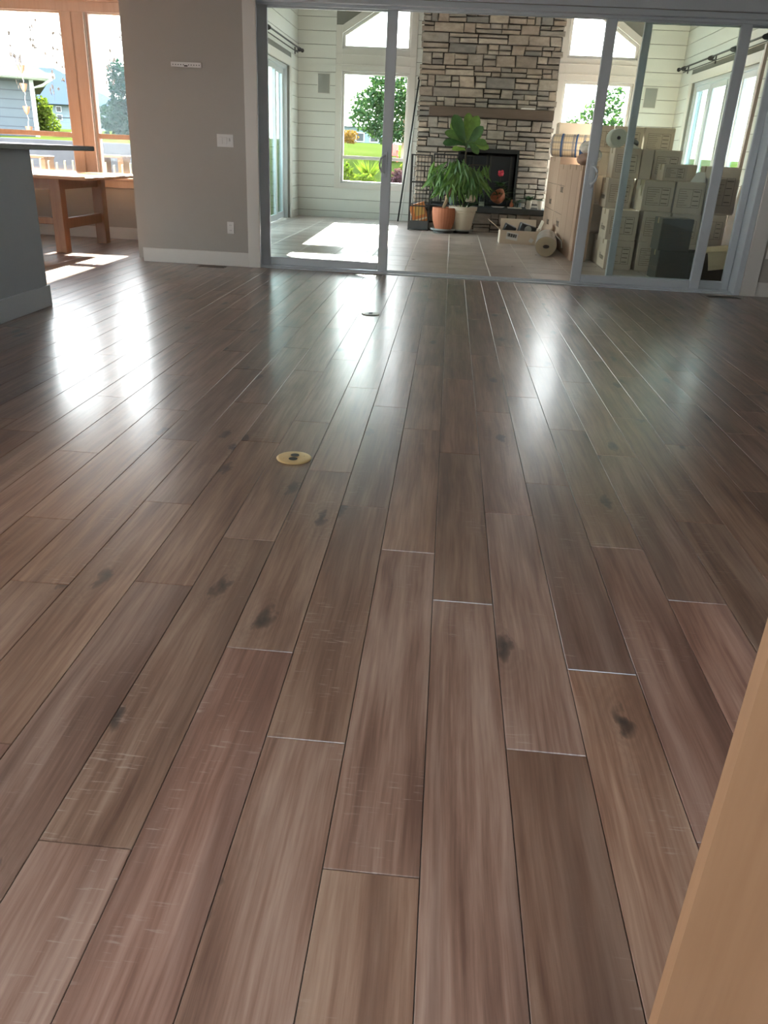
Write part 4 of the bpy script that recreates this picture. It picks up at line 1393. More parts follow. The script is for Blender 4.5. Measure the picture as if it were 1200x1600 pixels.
def carton(x0, x1, y0, y1, z0, z1, label, mat='card', pr_=True, side=None, yaw=0.0, ink='ink', group=BOXG, flaps=True, name='cardboard_box'):
    cx, cy = (x0 + x1) / 2, (y0 + y1) / 2
    r = thing(name, label, 'box', (cx, cy, z0), group)
    rg = random.Random(label)
    rm = Matrix.Rotation(yaw, 3, 'Z') if yaw else None
    pv = (cx, cy, z0)
    top = z1 - (0.005 if flaps else 0)
    MB().box(x0, x1, y0, y1, z0 + 0.0005, top, 0.004, rm, pv).build('body', mat, r)
    if flaps:
        MB().box(x0 + 0.002, x1 - 0.002, y0 + 0.002, cy - 0.002, top, z1 - 0.001, 0.001, rm, pv).build('flap', mat, r)
        MB().box(x0 + 0.002, x1 - 0.002, cy + 0.002, y1 - 0.002, top, z1 - 0.001, 0.001, rm, pv).build('flap', mat, r)
        tp = MB().box(x0 - 0.0008, x1 + 0.0008, cy - 0.025, cy + 0.025, z1 - 0.001, z1 - 0.0004, 0, rm, pv)
        tp.box(x0 - 0.001, x0, cy - 0.025, cy + 0.025, top - 0.06, z1 - 0.0006, 0, rm, pv)
        tp.build('tape', 'tape', r)
    if pr_:
        m = MB()
        panel_print(m, x0, x1, z0, z1, y0, rg)
        if rm is not None:
            m.v = [rm @ (v - Vector(pv)) + Vector(pv) for v in m.v]
        m.build('printed_panel', ink, r, 'stuff')
    if side:
        mw = Matrix.Rotation(-math.pi / 2, 4, 'Z') @ Matrix.Rotation(math.pi / 2, 4, 'X')
        p = Vector((x0 - 0.001, y0 + (y1 - y0) * 0.5, z0 + (z1 - z0) * 0.38)) - Vector(pv)
        if rm is not None:
            p = rm @ p
        txt(side, 0.11, 'printed_word', ink, r, Matrix.Translation(Vector(pv) + p) @ Matrix.Rotation(yaw, 4, 'Z') @ mw, 0.0006, 0.25)
    return r


# front stacks, three high
carton(1.985, 2.325, 10.39, 10.86, 0.0, 0.349, 'printed cardboard box on the floor, bottom of the stack nearest the tall cartons', side='Home')
carton(1.985, 2.325, 10.87, 11.33, 0.0, 0.349, 'cardboard box on the floor right behind the bottom box of the nearest stack', pr_=False)
carton(1.955, 2.325, 10.41, 10.88, 0.35, 0.699, 'printed cardboard box in the middle of the stack nearest the tall cartons', 'card', side='Home')
carton(1.965, 2.285, 10.80, 11.24, 0.70, 1.049, 'cardboard box set back on top of the stack nearest the tall cartons', side='Home')
carton(1.885, 2.20, 11.345, 11.80, 0.0, 0.349, 'bottom box of the rear stack half hidden behind the nearest stack', pr_=False, side='Home')
carton(1.905, 2.22, 11.345, 11.80, 0.35, 0.719, 'middle box of the rear stack half hidden behind the nearest stack', pr_=False, side='Home')
carton(1.89, 2.22, 11.345, 11.80, 0.72, 1.07, 'top box of the rear stack half hidden behind the nearest stack', pr_=False)
carton(2.37, 2.715, 10.38, 10.83, 0.0, 0.345, 'bottom box of the middle front stack, hidden in part by the dark cartons')
carton(2.375, 2.70, 10.40, 10.85, 0.346, 0.704, 'middle box of the middle front stack, just left of the dark cartons')
carton(2.325, 2.685, 10.38, 10.82, 0.705, 1.049, 'top printed box of the middle front stack with a torn paper corner')
carton(2.735, 3.08, 10.38, 10.83, 0.0, 0.345, 'bottom box of the right front stack, behind the dark cartons')
carton(2.725, 3.07, 10.40, 10.85, 0.346, 0.694, 'middle box of the right front stack, above and behind the dark cartons')
carton(2.705, 3.05, 10.38, 10.82, 0.695, 1.049, 'top printed box of the right front stack under an open paper flap')
carton(3.09, 3.36, 10.40, 10.85, 0.0, 0.345, 'box on the floor behind the dark bin by the right door jamb', pr_=False)
carton(3.09, 3.37, 10.38, 10.83, 0.346, 0.700, 'box under the plastic-wrapped carton near the right door jamb')
wbx = carton(3.065, 3.42, 10.38, 10.80, 0.701, 1.235, 'tall plastic-wrapped carton on top near the right door jamb')
MB().box(3.060, 3.426, 10.372, 10.805, 0.72, 1.10).build('plastic_wrap', 'plasticwrap', wbx)
# torn corner, open flap
fp1 = MB().prism([(2.275, 1.05), (2.325, 1.05), (2.30, 0.86)], 10.372, 10.376)
tag(fp1.build('torn_paper', 'paper'), 'pale torn paper corner hanging down the middle front stack', 'paper')
fp2 = MB().add([(2.86, 10.40, 1.053), (3.04, 10.40, 1.053), (3.08, 10.60, 1.16), (2.98, 10.60, 1.16), (2.86, 10.404, 1.057), (3.04, 10.404, 1.057), (3.08, 10.604, 1.165), (2.98, 10.604, 1.165)],
               [(0, 1, 2, 3), (4, 7, 6, 5), (0, 4, 5, 1), (1, 5, 6, 2), (2, 6, 7, 3), (3, 7, 4, 0)])
tag(fp2.build('paper_sheet', 'label'), 'stiff white sheet sticking up from the right front stack', 'paper')
# second row, on boxes behind the front stacks
carton(2.34, 2.70, 11.0, 11.45, 0.0, 0.70, 'tall box on the floor behind the middle front stack', pr_=False)
carton(2.34, 2.70, 11.0, 11.45, 0.701, 1.05, 'box behind the top of the middle front stack', pr_=False)
carton(2.72, 3.08, 11.0, 11.45, 0.0, 0.70, 'tall box on the floor behind the right front stack', pr_=False)
carton(2.72, 3.08, 11.0, 11.45, 0.701, 1.05, 'box behind the top of the right front stack', pr_=False)
carton(2.00, 2.33, 10.86, 11.20, 1.050, 1.395, 'grey printed box above the nearest stack, under the foam roll', ink='ink')
carton(2.345, 2.485, 10.87, 11.20, 1.051, 1.395, 'narrow box on the second tier, seen between the two door stiles', pr_=False)
carton(2.50, 2.84, 10.90, 11.25, 1.051, 1.395, 'printed box on the second tier with a torn lit corner')
carton(2.545, 2.83, 10.50, 10.80, 1.050, 1.235, 'small box with a sunlit edge lying on the middle front stack')
carton(2.86, 3.05, 10.90, 11.25, 1.051, 1.245, 'shallow box on the second tier left of the wrapped carton', pr_=False)
# back row
for i, (a, b) in enumerate(((1.99, 2.245), (2.255, 2.665), (2.685, 3.10))):
    q = ('left', 'middle', 'right')[i]
    carton(a, b, 12.5, 12.95, 0.0, 0.69, 'big box at the foot of the %s pile in the back row' % q, pr_=False)
    carton(a, b, 12.5, 12.95, 0.691, 1.36, 'big box halfway up the %s pile in the back row' % q, pr_=False)
carton(1.99, 2.245, 12.5, 12.95, 1.361, 1.705, 'grey box topping the back row behind the white door stile')
carton(2.255, 2.665, 12.5, 12.95, 1.361, 1.705, 'grey printed box topping the back row under the right porch window')
carton(2.685, 3.10, 12.5, 12.95, 1.361, 1.705, 'printed box topping the right end of the back row near the green panes')
# cartons right behind the glass, their back-lit shade put into the cardboard colour
carton(2.445, 2.845, 9.64, 9.98, 0.0, 0.325, 'lower dark carton standing just behind the sliding door glass', 'cardshade', False, 'Home', R(3))
carton(2.415, 2.77, 9.62, 9.94, 0.326, 0.675, 'upper dark carton with pale side, stacked just behind the door glass', 'cardshade', True, 'Home', R(2))
# dark bin with cream paper over its rim
dbn = thing('storage_bin', 'dark brown storage bin with cream paper over its rim by the door jamb', 'bin', (3.08, 9.8, 0))
m = MB()
m.box(2.885, 3.28, 9.62, 9.635, 0.012, 0.32, 0.003).box(2.885, 3.28, 9.985, 10.0, 0.012, 0.32, 0.003).box(2.885, 2.90, 9.635, 9.985, 0.012, 0.32, 0.003).box(3.265, 3.28, 9.635, 9.985, 0.012, 0.32, 0.003)
m.build('side', 'leather', dbn)
MB().box(2.885, 3.28, 9.62, 10.0, 0, 0.012, 0.002).build('bottom', 'leather', dbn)
m = MB()
N = 10
vs, fs = [], []
for i in range(N + 1):
    t = i / N
    if t < 0.6:
        y, z = 9.96 - 0.36 * t / 0.6, 0.335 + 0.02 * math.sin(t * 9)
    else:
        y, z = 9.60 - 0.02 * math.sin((t - 0.6) * 6), 0.335 - 0.20 * (t - 0.6) / 0.4
    w0 = 2.98 + 0.10 * max(0, t - 0.55)
    vs += [(w0, y, z), (3.27 - 0.12 * max(0, t - 0.6), y, z + 0.05 * (1 - t) - 0.0 * t + 0.06 * max(0, t - 0.5)), (w0, y + 0.003, z + 0.004), (3.27 - 0.12 * max(0, t - 0.6), y + 0.003, z + 0.004 + 0.05 * (1 - t) + 0.06 * max(0, t - 0.5))]
for i in range(N):
    a = i * 4
    fs += [(a, a + 1, a + 5, a + 4), (a + 2, a + 6, a + 7, a + 3), (a, a + 4, a + 6, a + 2), (a + 1, a + 3, a + 7, a + 5)]
fs += [(0, 2, 3, 1), (N * 4, N * 4 + 1, N * 4 + 3, N * 4 + 2)]
m.add(vs, fs)
m.build('paper_liner', 'paper', dbn)
MB().box(2.91, 3.26, 9.66, 9.97, 0.10, 0.28, 0.02).build('contents', 'orange', dbn)
bd = MB().box(3.46, 3.49, 9.7, 10.9, 0.0, 1.05, 0.003, Matrix.Rotation(R(9), 3, 'Y'), (3.475, 10.3, 0))
tag(bd.build('brown_board', 'board'), 'brown wooden board leaning at the right of the box stacks', 'board')
wbd = MB().box(PX_R - 0.13, PX_R - 0.085, 12.1, 12.16, 0, 2.72, 0.003, Matrix.Rotation(R(2), 3, 'X'), (PX_R - 0.1, 12.13, 0))
tag(wbd.build('trim_board', 'fir'), 'long pale trim board leaning upright before the right porch doors', 'board')

# tall cartons in a row along their left faces
for i, (y0, y1, z, w_, lb) in enumerate(((11.05, 11.30, 1.175, 0.20, 'first tall reddish carton of the row, nearest the door stile'), (11.315, 11.92, 1.18, 0.215, 'second tall reddish carton in the row, counted from the door stile'),
                                         (11.94, 12.48, 1.18, 0.215, 'third tall reddish carton in the row, counted from the door stile'), (12.49, 13.45, 1.175, 0.30, 'fourth tall reddish carton in the row, counted from the door stile'),
                                         (13.47, 14.86, 1.28, 0.34, 'widest tall reddish carton of the row, next to the hearth'))):
    r = carton(1.665, 1.665 + w_, y0, y1, 0.0, z, lb, 'cardtall', False, None, 0, 'ink', 'tall cartons in a row', name='tall_carton')
    if i >= 3:
        mw = Matrix.Rotation(-math.pi / 2, 4, 'Z') @ Matrix.Rotation(math.pi / 2, 4, 'X')
        for zz in ((0.36, 0.84) if i == 3 else (0.30, 0.62)):
            txt('hunt', 0.17, 'printed_word', 'slot', r, Matrix.Translation((1.664, y0 + (y1 - y0) * (0.35 if i == 3 else 0.45), zz)) @ mw, 0.0006)
        MB().box(1.6642, 1.665, y0 + 0.05, y1 - 0.05, 0.49, 0.496).box(1.6642, 1.665, y0 + 0.05, y1 - 0.05, 0.88, 0.886).build('crease', 'ink', r)

# things on top of the tall cartons
bk = thing('blanket_roll', 'plaid woven blanket rolled and strapped on top of the tall cartons', 'blanket', (1.78, 13.9, 1.28))
prof = [(0.02, 0), (0.13, 0.0), (0.162, 0.02), (0.165, 0.30), (0.165, 0.58), (0.155, 0.60), (0.02, 0.60)]
bm_ = MB().lathe(prof, (1.56, 13.95, 1.449), 30, (1, -0.25, 0), True)
bo_ = bm_.build('roll', 'plaid', bk)
uv = bo_.data.uv_layers.new(name='UVMap')
ax = Vector((1, -0.25, 0)).normalized()
for lp_ in bo_.data.loops:
    v = bo_.data.vertices[lp_.vertex_index].co + Vector((1.78, 13.9, 1.28)) - Vector((1.56, 13.95, 1.449))
    h = v.dot(ax)
    q = v - ax * h
    uv.data[lp_.index].uv = (h, math.atan2(q.z, q.y) / 6.283)
for h in (0.17, 0.40):
    MB().lathe([(0.168, h - 0.014), (0.171, h - 0.012), (0.171, h + 0.012), (0.168, h + 0.014)], (1.56, 13.95, 1.449), 30, (1, -0.25, 0), False).build('strap', 'bluecloth', bk)
carton(1.70, 2.32, 14.42, 14.85, 1.281, 1.80, 'large blank grey box behind the plaid blanket roll', pr_=False)


def cloth_blob(name, mat, c, rx, ry, rz, label, cat, jit=0.13, seed=1):
    rg = random.Random(seed)
    m = MB()
    m.blob(c, rx, ry, rz, 18, 12, jit, rg)
    o = m.build(name, mat)
    md = o.modifiers.new('smooth', 'SUBSURF')
    md.levels = md.render_levels = 2
    tag(o, label, cat)
    return o


cloth_blob('white_bundle', 'cloth', (1.86, 12.05, 1.40), 0.13, 0.22, 0.085, 'crumpled white cloth bundle beside the door stile above the tall cartons', 'cloth', seed=4)
cloth_blob('pink_bundle', 'pinkcloth', (1.78, 11.75, 1.25), 0.11, 0.20, 0.075, 'dusty pink cloth bundle lying on the tall cartons', 'cloth', seed=9)
cloth_blob('dark_bundle', 'greycloth', (1.90, 11.62, 1.30), 0.08, 0.12, 0.08, 'dark grey cloth tucked under the white bundle', 'cloth', seed=12)
cloth_blob('blue_bundle', 'bluecloth', (1.96, 13.15, 1.34), 0.07, 0.15, 0.17, 'navy blue cloth right of the plaid blanket roll', 'cloth', seed=15)
rl = thing('foam_roll', 'pale roll of foam wrap lying on the second tier of boxes', 'roll', (2.10, 11.05, 1.396))
MB().lathe([(0.022, 0), (0.10, 0.0), (0.108, 0.01), (0.108, 0.28), (0.10, 0.29), (0.022, 0.29)], (2.03, 10.9, 1.505), 28, (0, 1, 0), False).build('roll', 'foam', rl)
MB().lathe([(0.022, 0), (0.022, 0.29), (0.016, 0.29), (0.016, 0.0), (0.022, 0)], (2.03, 10.9, 1.505), 16, (0, 1, 0), False).build('core', 'slot', rl)
cloth_blob('grey_cushion', 'greycloth', (2.24, 11.1, 1.455), 0.085, 0.10, 0.055, 'small grey cushion beside the pale foam roll', 'cushion', 0.05, 3)
tn = MB().add([(2.13, 10.92, 1.397), (2.32, 10.92, 1.397), (2.22, 11.0, 1.46), (2.13, 11.06, 1.397), (2.32, 11.06, 1.397)], [(0, 1, 2), (1, 4, 2), (4, 3, 2), (3, 0, 2), (0, 3, 4, 1)])
tag(tn.build('tissue_paper', 'cloth'), 'folded white tissue paper at the foot of the grey cushion', 'paper')

# open carton and vinyl roll on the tiles
oc = thing('open_carton', 'open shipping carton with black items and labels on the porch tiles', 'box', (1.10, 13.2, 0))
m = MB()
a0, a1, b0, b1, hh = 0.82, 1.43, 13.0, 13.42, 0.20
m.box(a0, a1, b0, b0 + 0.006, 0, hh).box(a0, a1, b1 - 0.006, b1, 0, hh).box(a0, a0 + 0.006, b0 + 0.006, b1 - 0.006, 0, hh).box(a1 - 0.006, a1, b0 + 0.006, b1 - 0.006, 0, hh).box(a0 + 0.006, a1 - 0.006, b0 + 0.006, b1 - 0.006, 0, 0.006)
m.build('body', 'card', oc)
MB().box(a0 - 0.23, a0, b0 + 0.01, b1 - 0.01, hh - 0.004, hh, 0, Matrix.Rotation(R(35), 3, 'Y'), (a0, b0, hh)).build('flap', 'cardpale', oc)
MB().box(a0 + 0.02, a1 - 0.02, b1 - 0.004, b1 + 0.16, hh - 0.004, hh, 0, Matrix.Rotation(R(62), 3, 'X'), (a0, b1, hh)).build('flap', 'card', oc)
MB().box(a1, a1 + 0.16, b0 + 0.01, b1 - 0.01, hh - 0.004, hh, 0, Matrix.Rotation(R(-70), 3, 'Y'), (a1, b0, hh)).build('flap', 'card', oc)
MB().box(0.92, 1.10, b0 - 0.001, b0, 0.06, 0.17, 0, Matrix.Rotation(R(8), 3, 'Y')).build('shipping_label', 'label', oc)
bc = MB()
for i in range(12):
    bc.box(0.935 + i * 0.012, 0.941 + i * 0.012 + 0.003 * (i % 3), b0 - 0.0018, b0 - 0.001, 0.10, 0.15, 0, Matrix.Rotation(R(8), 3, 'Y'), (1.01, b0, 0.115))
bc.build('barcode', 'slot', oc, 'stuff')
MB().box(1.285, 1.345, b0 - 0.001, b0, 0.035, 0.095, 0, Matrix.Rotation(R(30), 3, 'Y')).build('shipping_label', 'label', oc)
sp1 = thing('black_device', 'black device with grey round face inside the open carton', 'device', (1.22, 13.15, 0.01))
MB().box(1.10, 1.36, 13.05, 13.30, 0.01, 0.29, 0.012, Matrix.Rotation(R(14), 3, 'Y')).build('body', 'blackp', sp1)
MB().lathe([(0.055, 0), (0.055, 0.006), (0.03, 0.008)], (1.25, 13.048, 0.22), 24, (0, -1, 0)).build('round_face', 'speaker', sp1)
sp2 = MB().box(0.86, 1.04, 13.08, 13.34, 0.01, 0.27, 0.012, Matrix.Rotation(R(20), 3, 'Y'))
tag(sp2.build('black_case', 'blackp'), 'black case tilted under the left flap of the open carton', 'case')

vr = thing('vinyl_roll', 'grey roll of vinyl flooring with cream end on the porch tiles', 'roll', (1.44, 11.9, 0))
VR = 0.145
def rolled(rad0, rad1, y0, y1, name, mat):
    ax_ = lambda y: 1.365 + (y - 11.405) * 0.115
    pts = []
    for i in range(41):
        t = 2 * math.pi * i / 40
        k = 1 + 0.02 * math.sin(3 * t)
        pts.append((rad1 * k * math.cos(t), 0.9 * rad1 * k * math.sin(t)))
    inn = [(rad0 * math.cos(2 * math.pi * i / 40), 0.55 * rad0 * math.sin(2 * math.pi * i / 40)) for i in range(41)]
    vs, fs = [], []
    c0, c1 = (ax_(y0), VR * 0.92), (ax_(y1), VR * 0.92)
    for (cx, cz), y in ((c0, y0), (c1, y1)):
        vs += [(cx + a, y, cz + b) for a, b in pts[:-1]]
        vs += [(cx + a, y, cz + b) for a, b in inn[:-1]]
    n_ = 40
    for i in range(n_):
        j = (i + 1) % n_
        fs += [(i, j, 2 * n_ + j, 2 * n_ + i), (n_ + i, 3 * n_ + i, 3 * n_ + j, n_ + j), (i, n_ + i, n_ + j, j), (2 * n_ + i, 2 * n_ + j, 3 * n_ + j, 3 * n_ + i)]
    m_ = MB()
    m_.add(vs, fs, True)
    return m_.build(name, mat, vr)
rolled(0.045, VR, 11.42, 12.75, 'roll', 'carpet')
rolled(0.045, VR * 0.97, 11.405, 11.419, 'roll_end', 'carpetend')
for yy, xx in ((11.72, 1.40), (12.35, 1.47)):
    MB().lathe([(VR * 1.03, -0.012), (VR * 1.045, 0), (VR * 1.03, 0.012)], (xx, yy, VR * 0.92), 32, (0.12, 1, 0), False).build('strap', 'steel', vr)
MB().tube([(1.58, 12.2, 0.22), (1.66, 12.1, 0.16), (1.655, 11.95, 0.08)], 0.008, 6).build('strap_tail', 'inkpale', vr)

# ------------------------------------------------------------------ outdoors
def ground_z(x, y):
    def pl_(pts, v):
        if v <= pts[0][0]:
            return pts[0][1]
        for (a, za), (b, zb) in zip(pts, pts[1:]):
            if v <= b:
                return za + (zb - za) * (v - a) / (b - a)
        return pts[-1][1]
    zl = pl_([(0, -0.13), (14.3, -0.13), (14.45, 1.12), (20, 1.22), (30, 1.46), (60, 1.9), (200, 3.0)], y)
    zr = pl_([(0, -0.13), (17.0, -0.13), (17.4, 0.1), (20, 0.55), (24, 1.02), (33, 1.5), (60, 1.9), (200, 3.0)], y)
    t = min(1, max(0, (x + 4.0) / 0.7))
    return zl * (1 - t) + zr * t


gx = [-120, -80, -50, -35, -25, -18, -14, -11, -8, -6, -4.6, -4.0, -3.6, -3.3, -2, 0, 3, 6, 10, 16, 25, 40, 70, 120]
gy = [-40, -10, 0, 10.9, 13, 14.3, 14.45, 16, 17, 17.4, 18.5, 20, 22, 24, 27, 30, 33, 40, 50, 60, 90, 140, 200]
m = MB()
vs = [(x, y, ground_z(x, y)) for y in gy for x in gx]
fs = [(j * len(gx) + i, j * len(gx) + i + 1, (j + 1) * len(gx) + i + 1, (j + 1) * len(gx) + i) for j in range(len(gy) - 1) for i in range(len(gx) - 1)]
m.add(vs, fs, True)
struct('lawn_ground', m, 'lawn')
struct('patio_and_added_ground', MB().box(-30, -3.3, 10.95, 14.28, -0.14, -0.06).box(-26, -7.2, -12, 10.9, -0.14, -0.06).box(5.4, 16, -12, 8.9, -0.14, -0.06).box(4.3, 16, 9, 20, -0.14, -0.06), 'concrete')  # patio by the nook, plus unseen slabs added to lessen green light off lawn
struct('retaining_wall', MB().box(-30, -3.7, 14.27, 14.46, -0.1, 1.16, 0.01), 'concrete')


def leaf_crown(centers, n, size, rg):
    """many small leaves through a cluster of rounded masses"""
    m = MB()
    vs, fs = [], []
    for (c, rx, ry, rz) in centers:
        k = int(n * rx * rz / sum(q[1] * q[3] for q in centers))
        for _ in range(k):
            while True:
                p = Vector((rg.uniform(-1, 1), rg.uniform(-1, 1), rg.uniform(-1, 1)))
                if 0.15 < p.length < 1:
                    break
            p = Vector((c[0] + p.x * rx, c[1] + p.y * ry, c[2] + p.z * rz))
            a = Vector((rg.gauss(0, 1), rg.gauss(0, 1), rg.gauss(0, 0.7))).normalized()
            b = a.cross(Vector((rg.gauss(0, 1), rg.gauss(0, 1), rg.gauss(0, 1)))).normalized()
            s = size * rg.uniform(0.6, 1.3)
            i = len(vs)
            vs += [p - a * s, p - b * s * 0.45, p + a * s, p + b * s * 0.45]
            fs.append((i, i + 1, i + 2, i + 3))
    m.v, m.f, m.smooth = vs, fs, [False] * len(fs)
    return m


def tree(name, label, cat, base, th, centers, n, size, mat, seed, tr=0.06):
    rg = random.Random(seed)
    r = thing(name, label, cat, base)
    bx, by, bz = base
    if th:
        MB().tube([(bx, by, bz - 0.05), (bx + 0.02, by, bz + th * 0.5), (bx, by, bz + th)], [tr, tr * 0.8, tr * 0.5], 8).build('trunk', 'bark', r)
        for (c, rx, ry, rz) in centers:
            MB().tube([(bx, by, bz + th * 0.6), ((bx + c[0]) / 2, (by + c[1]) / 2, (bz + th * 0.6 + c[2]) / 2 + 0.05), c], [tr * 0.5, tr * 0.3, tr * 0.12], 6).build('branch', 'bark', r)
    o = leaf_crown(centers, n, size, rg).build('crown', mat, r, 'stuff', fix=False)
    return r


# neighbour's house at the left
nh = thing('neighbour_house', 'blue-grey sided house with pale gutter and pinkish shingle roof', 'house', (-9.47, 19.0, 1.2))
nh.rotation_euler.z = R(28)
MB().box(-18, -9.47, 19.0, 27, 1.0, 2.36).build('siding_wall', 'siding', nh)
MB().box(-9.53, -9.44, 18.97, 19.05, 1.0, 2.36).build('corner_board', 'vinyl', nh)
MB().add([(-18.5, 18.55, 2.42), (-9.05, 18.55, 2.42), (-18.5, 27.5, 2.42), (-9.05, 27.5, 2.42), (-15, 23, 4.3), (-11.9, 23, 4.3)],
         [(0, 1, 5, 4), (1, 3, 5), (3, 2, 4, 5), (2, 0, 4), (0, 2, 3, 1)]).build('roof', 'shingle', nh)
MB().box(-18.5, -9.0, 18.46, 18.56, 2.36, 2.47, 0.02).build('gutter', 'vinyl', nh)
MB().box(-18.5, -9.05, 18.56, 19.0, 2.34, 2.42).build('soffit', 'vinyl', nh)
MB().tube([(-9.08, 18.52, 2.36), (-9.25, 18.7, 2.24), (-9.47, 18.93, 2.18), (-9.47, 18.93, 1.0)], 0.035, 8).build('downspout', 'vinyl', nh)

bh = thing('blue_roof_house', 'far house with steep blue roof and pale blue wall', 'house', (-22, 50, 1.8))
MB().box(-27, -17.6, 45.5, 53, 1.2, 2.88).build('wall', 'paleblue', bh)
MB().add([(-28, 45, 2.86), (-17.3, 45, 2.86), (-28, 53.5, 2.86), (-17.3, 53.5, 2.86), (-26, 49.2, 4.85), (-23.1, 49.2, 4.85)],
         [(0, 1, 5, 4), (1, 3, 5), (3, 2, 4, 5), (2, 0, 4), (0, 2, 3, 1)]).build('roof', 'blueroof', bh)
for zz in (2.10, 2.5):
    wdn = MB().box(-21.5, -21.2, 45.46, 45.52, zz, zz + 0.28, 0.01).build('window', 'vinyl', bh)
    MB().box(-21.47, -21.23, 45.45, 45.465, zz + 0.03, zz + 0.25).build('pane', 'fireglass', wdn)
bh2 = thing('blue_gable_house', 'second far blue-roofed house half behind the green tree', 'house', (-18.5, 58, 1.9))
MB().box(-25.5, -21.2, 58.5, 64, 1.4, 3.3).build('wall', 'paleblue', bh2)
MB().add([(-26, 58, 3.25), (-20.2, 58, 3.25), (-26, 64.5, 3.25), (-20.2, 64.5, 3.25), (-23.8, 61, 5.1), (-23.0, 61, 5.1)],
         [(0, 1, 5, 4), (1, 3, 5), (3, 2, 4, 5), (2, 0, 4), (0, 2, 3, 1)]).build('roof', 'blueroof', bh2)

tree('green_tree', 'dense teal-green tree filling the right nook window', 'tree', (-9.15, 24, 1.3), 1.0,
     [((-9.2, 24, 1.75), 0.95, 0.8, 0.55), ((-9.0, 24, 2.4), 0.75, 0.7, 0.6), ((-8.7, 24, 2.85), 0.6, 0.6, 0.45), ((-9.45, 24, 2.85), 0.30, 0.3, 0.4)], 5200, 0.075, 'crownteal', 3)
tree('yellow_bush', 'yellow-green bush at the corner of the grey house', 'bush', (-10.75, 22, 1.2), 0.5,
     [((-10.85, 22, 1.85), 0.32, 0.35, 0.35), ((-10.7, 22, 1.5), 0.34, 0.35, 0.35)], 1500, 0.06, 'lime', 8, 0.03)
fn = thing('wire_fence', 'thin black fence along the lawn behind the left nook window', 'fence', (-14, 30, 1.45))
MB().tube([(-17.5, 30, 1.88), (-7, 30, 1.88)], 0.02, 6).build('top_rail', 'blackm', fn)
for i in range(12):
    x = -17.2 + i * 0.92
    MB().box(x - 0.018, x + 0.018, 29.98, 30.02, 1.4, 1.88).build('fence_post', 'blackm', fn)


def bench(x, y, w_, z, label):
    r = thing('garden_bench', label, 'bench', (x, y, -0.06))
    for i in range(3):
        MB().box(x - w_ / 2, x + w_ / 2, y - 0.18 + i * 0.12, y - 0.07 + i * 0.12, z - 0.04, z, 0.004).build('slat', 'deckwood', r)
    for dx in (-w_ / 2 + 0.05, w_ / 2 - 0.05):
        MB().box(x + dx - 0.045, x + dx + 0.045, y - 0.15, y + 0.15, -0.06, z - 0.041, 0.004).build('leg', 'deckwood', r)


bench(-5.30, 13.0, 0.42, 0.99, 'orange wooden garden bench behind the right nook window')
bench(-6.62, 13.0, 0.55, 0.93, 'orange wooden garden bench behind the left nook window')
pkf = thing('picket_fence', 'low row of cream pickets just outside the nook windows', 'fence', (-5.4, 11.55, -0.06))
for i in range(30):
    x = -7.2 + i * 0.118
    MB().box(x - 0.012, x + 0.012, 11.55, 11.57, -0.06, 0.90 + 0.02 * math.sin(i * 1.7), 0.003).build('picket', 'picket', pkf)
MB().box(-7.3, -3.7, 11.571, 11.59, 0.70, 0.78, 0.003).build('rail', 'picket', pkf)
MB().box(-7.3, -3.7, 11.571, 11.59, 0.20, 0.28, 0.003).build('rail', 'picket', pkf)

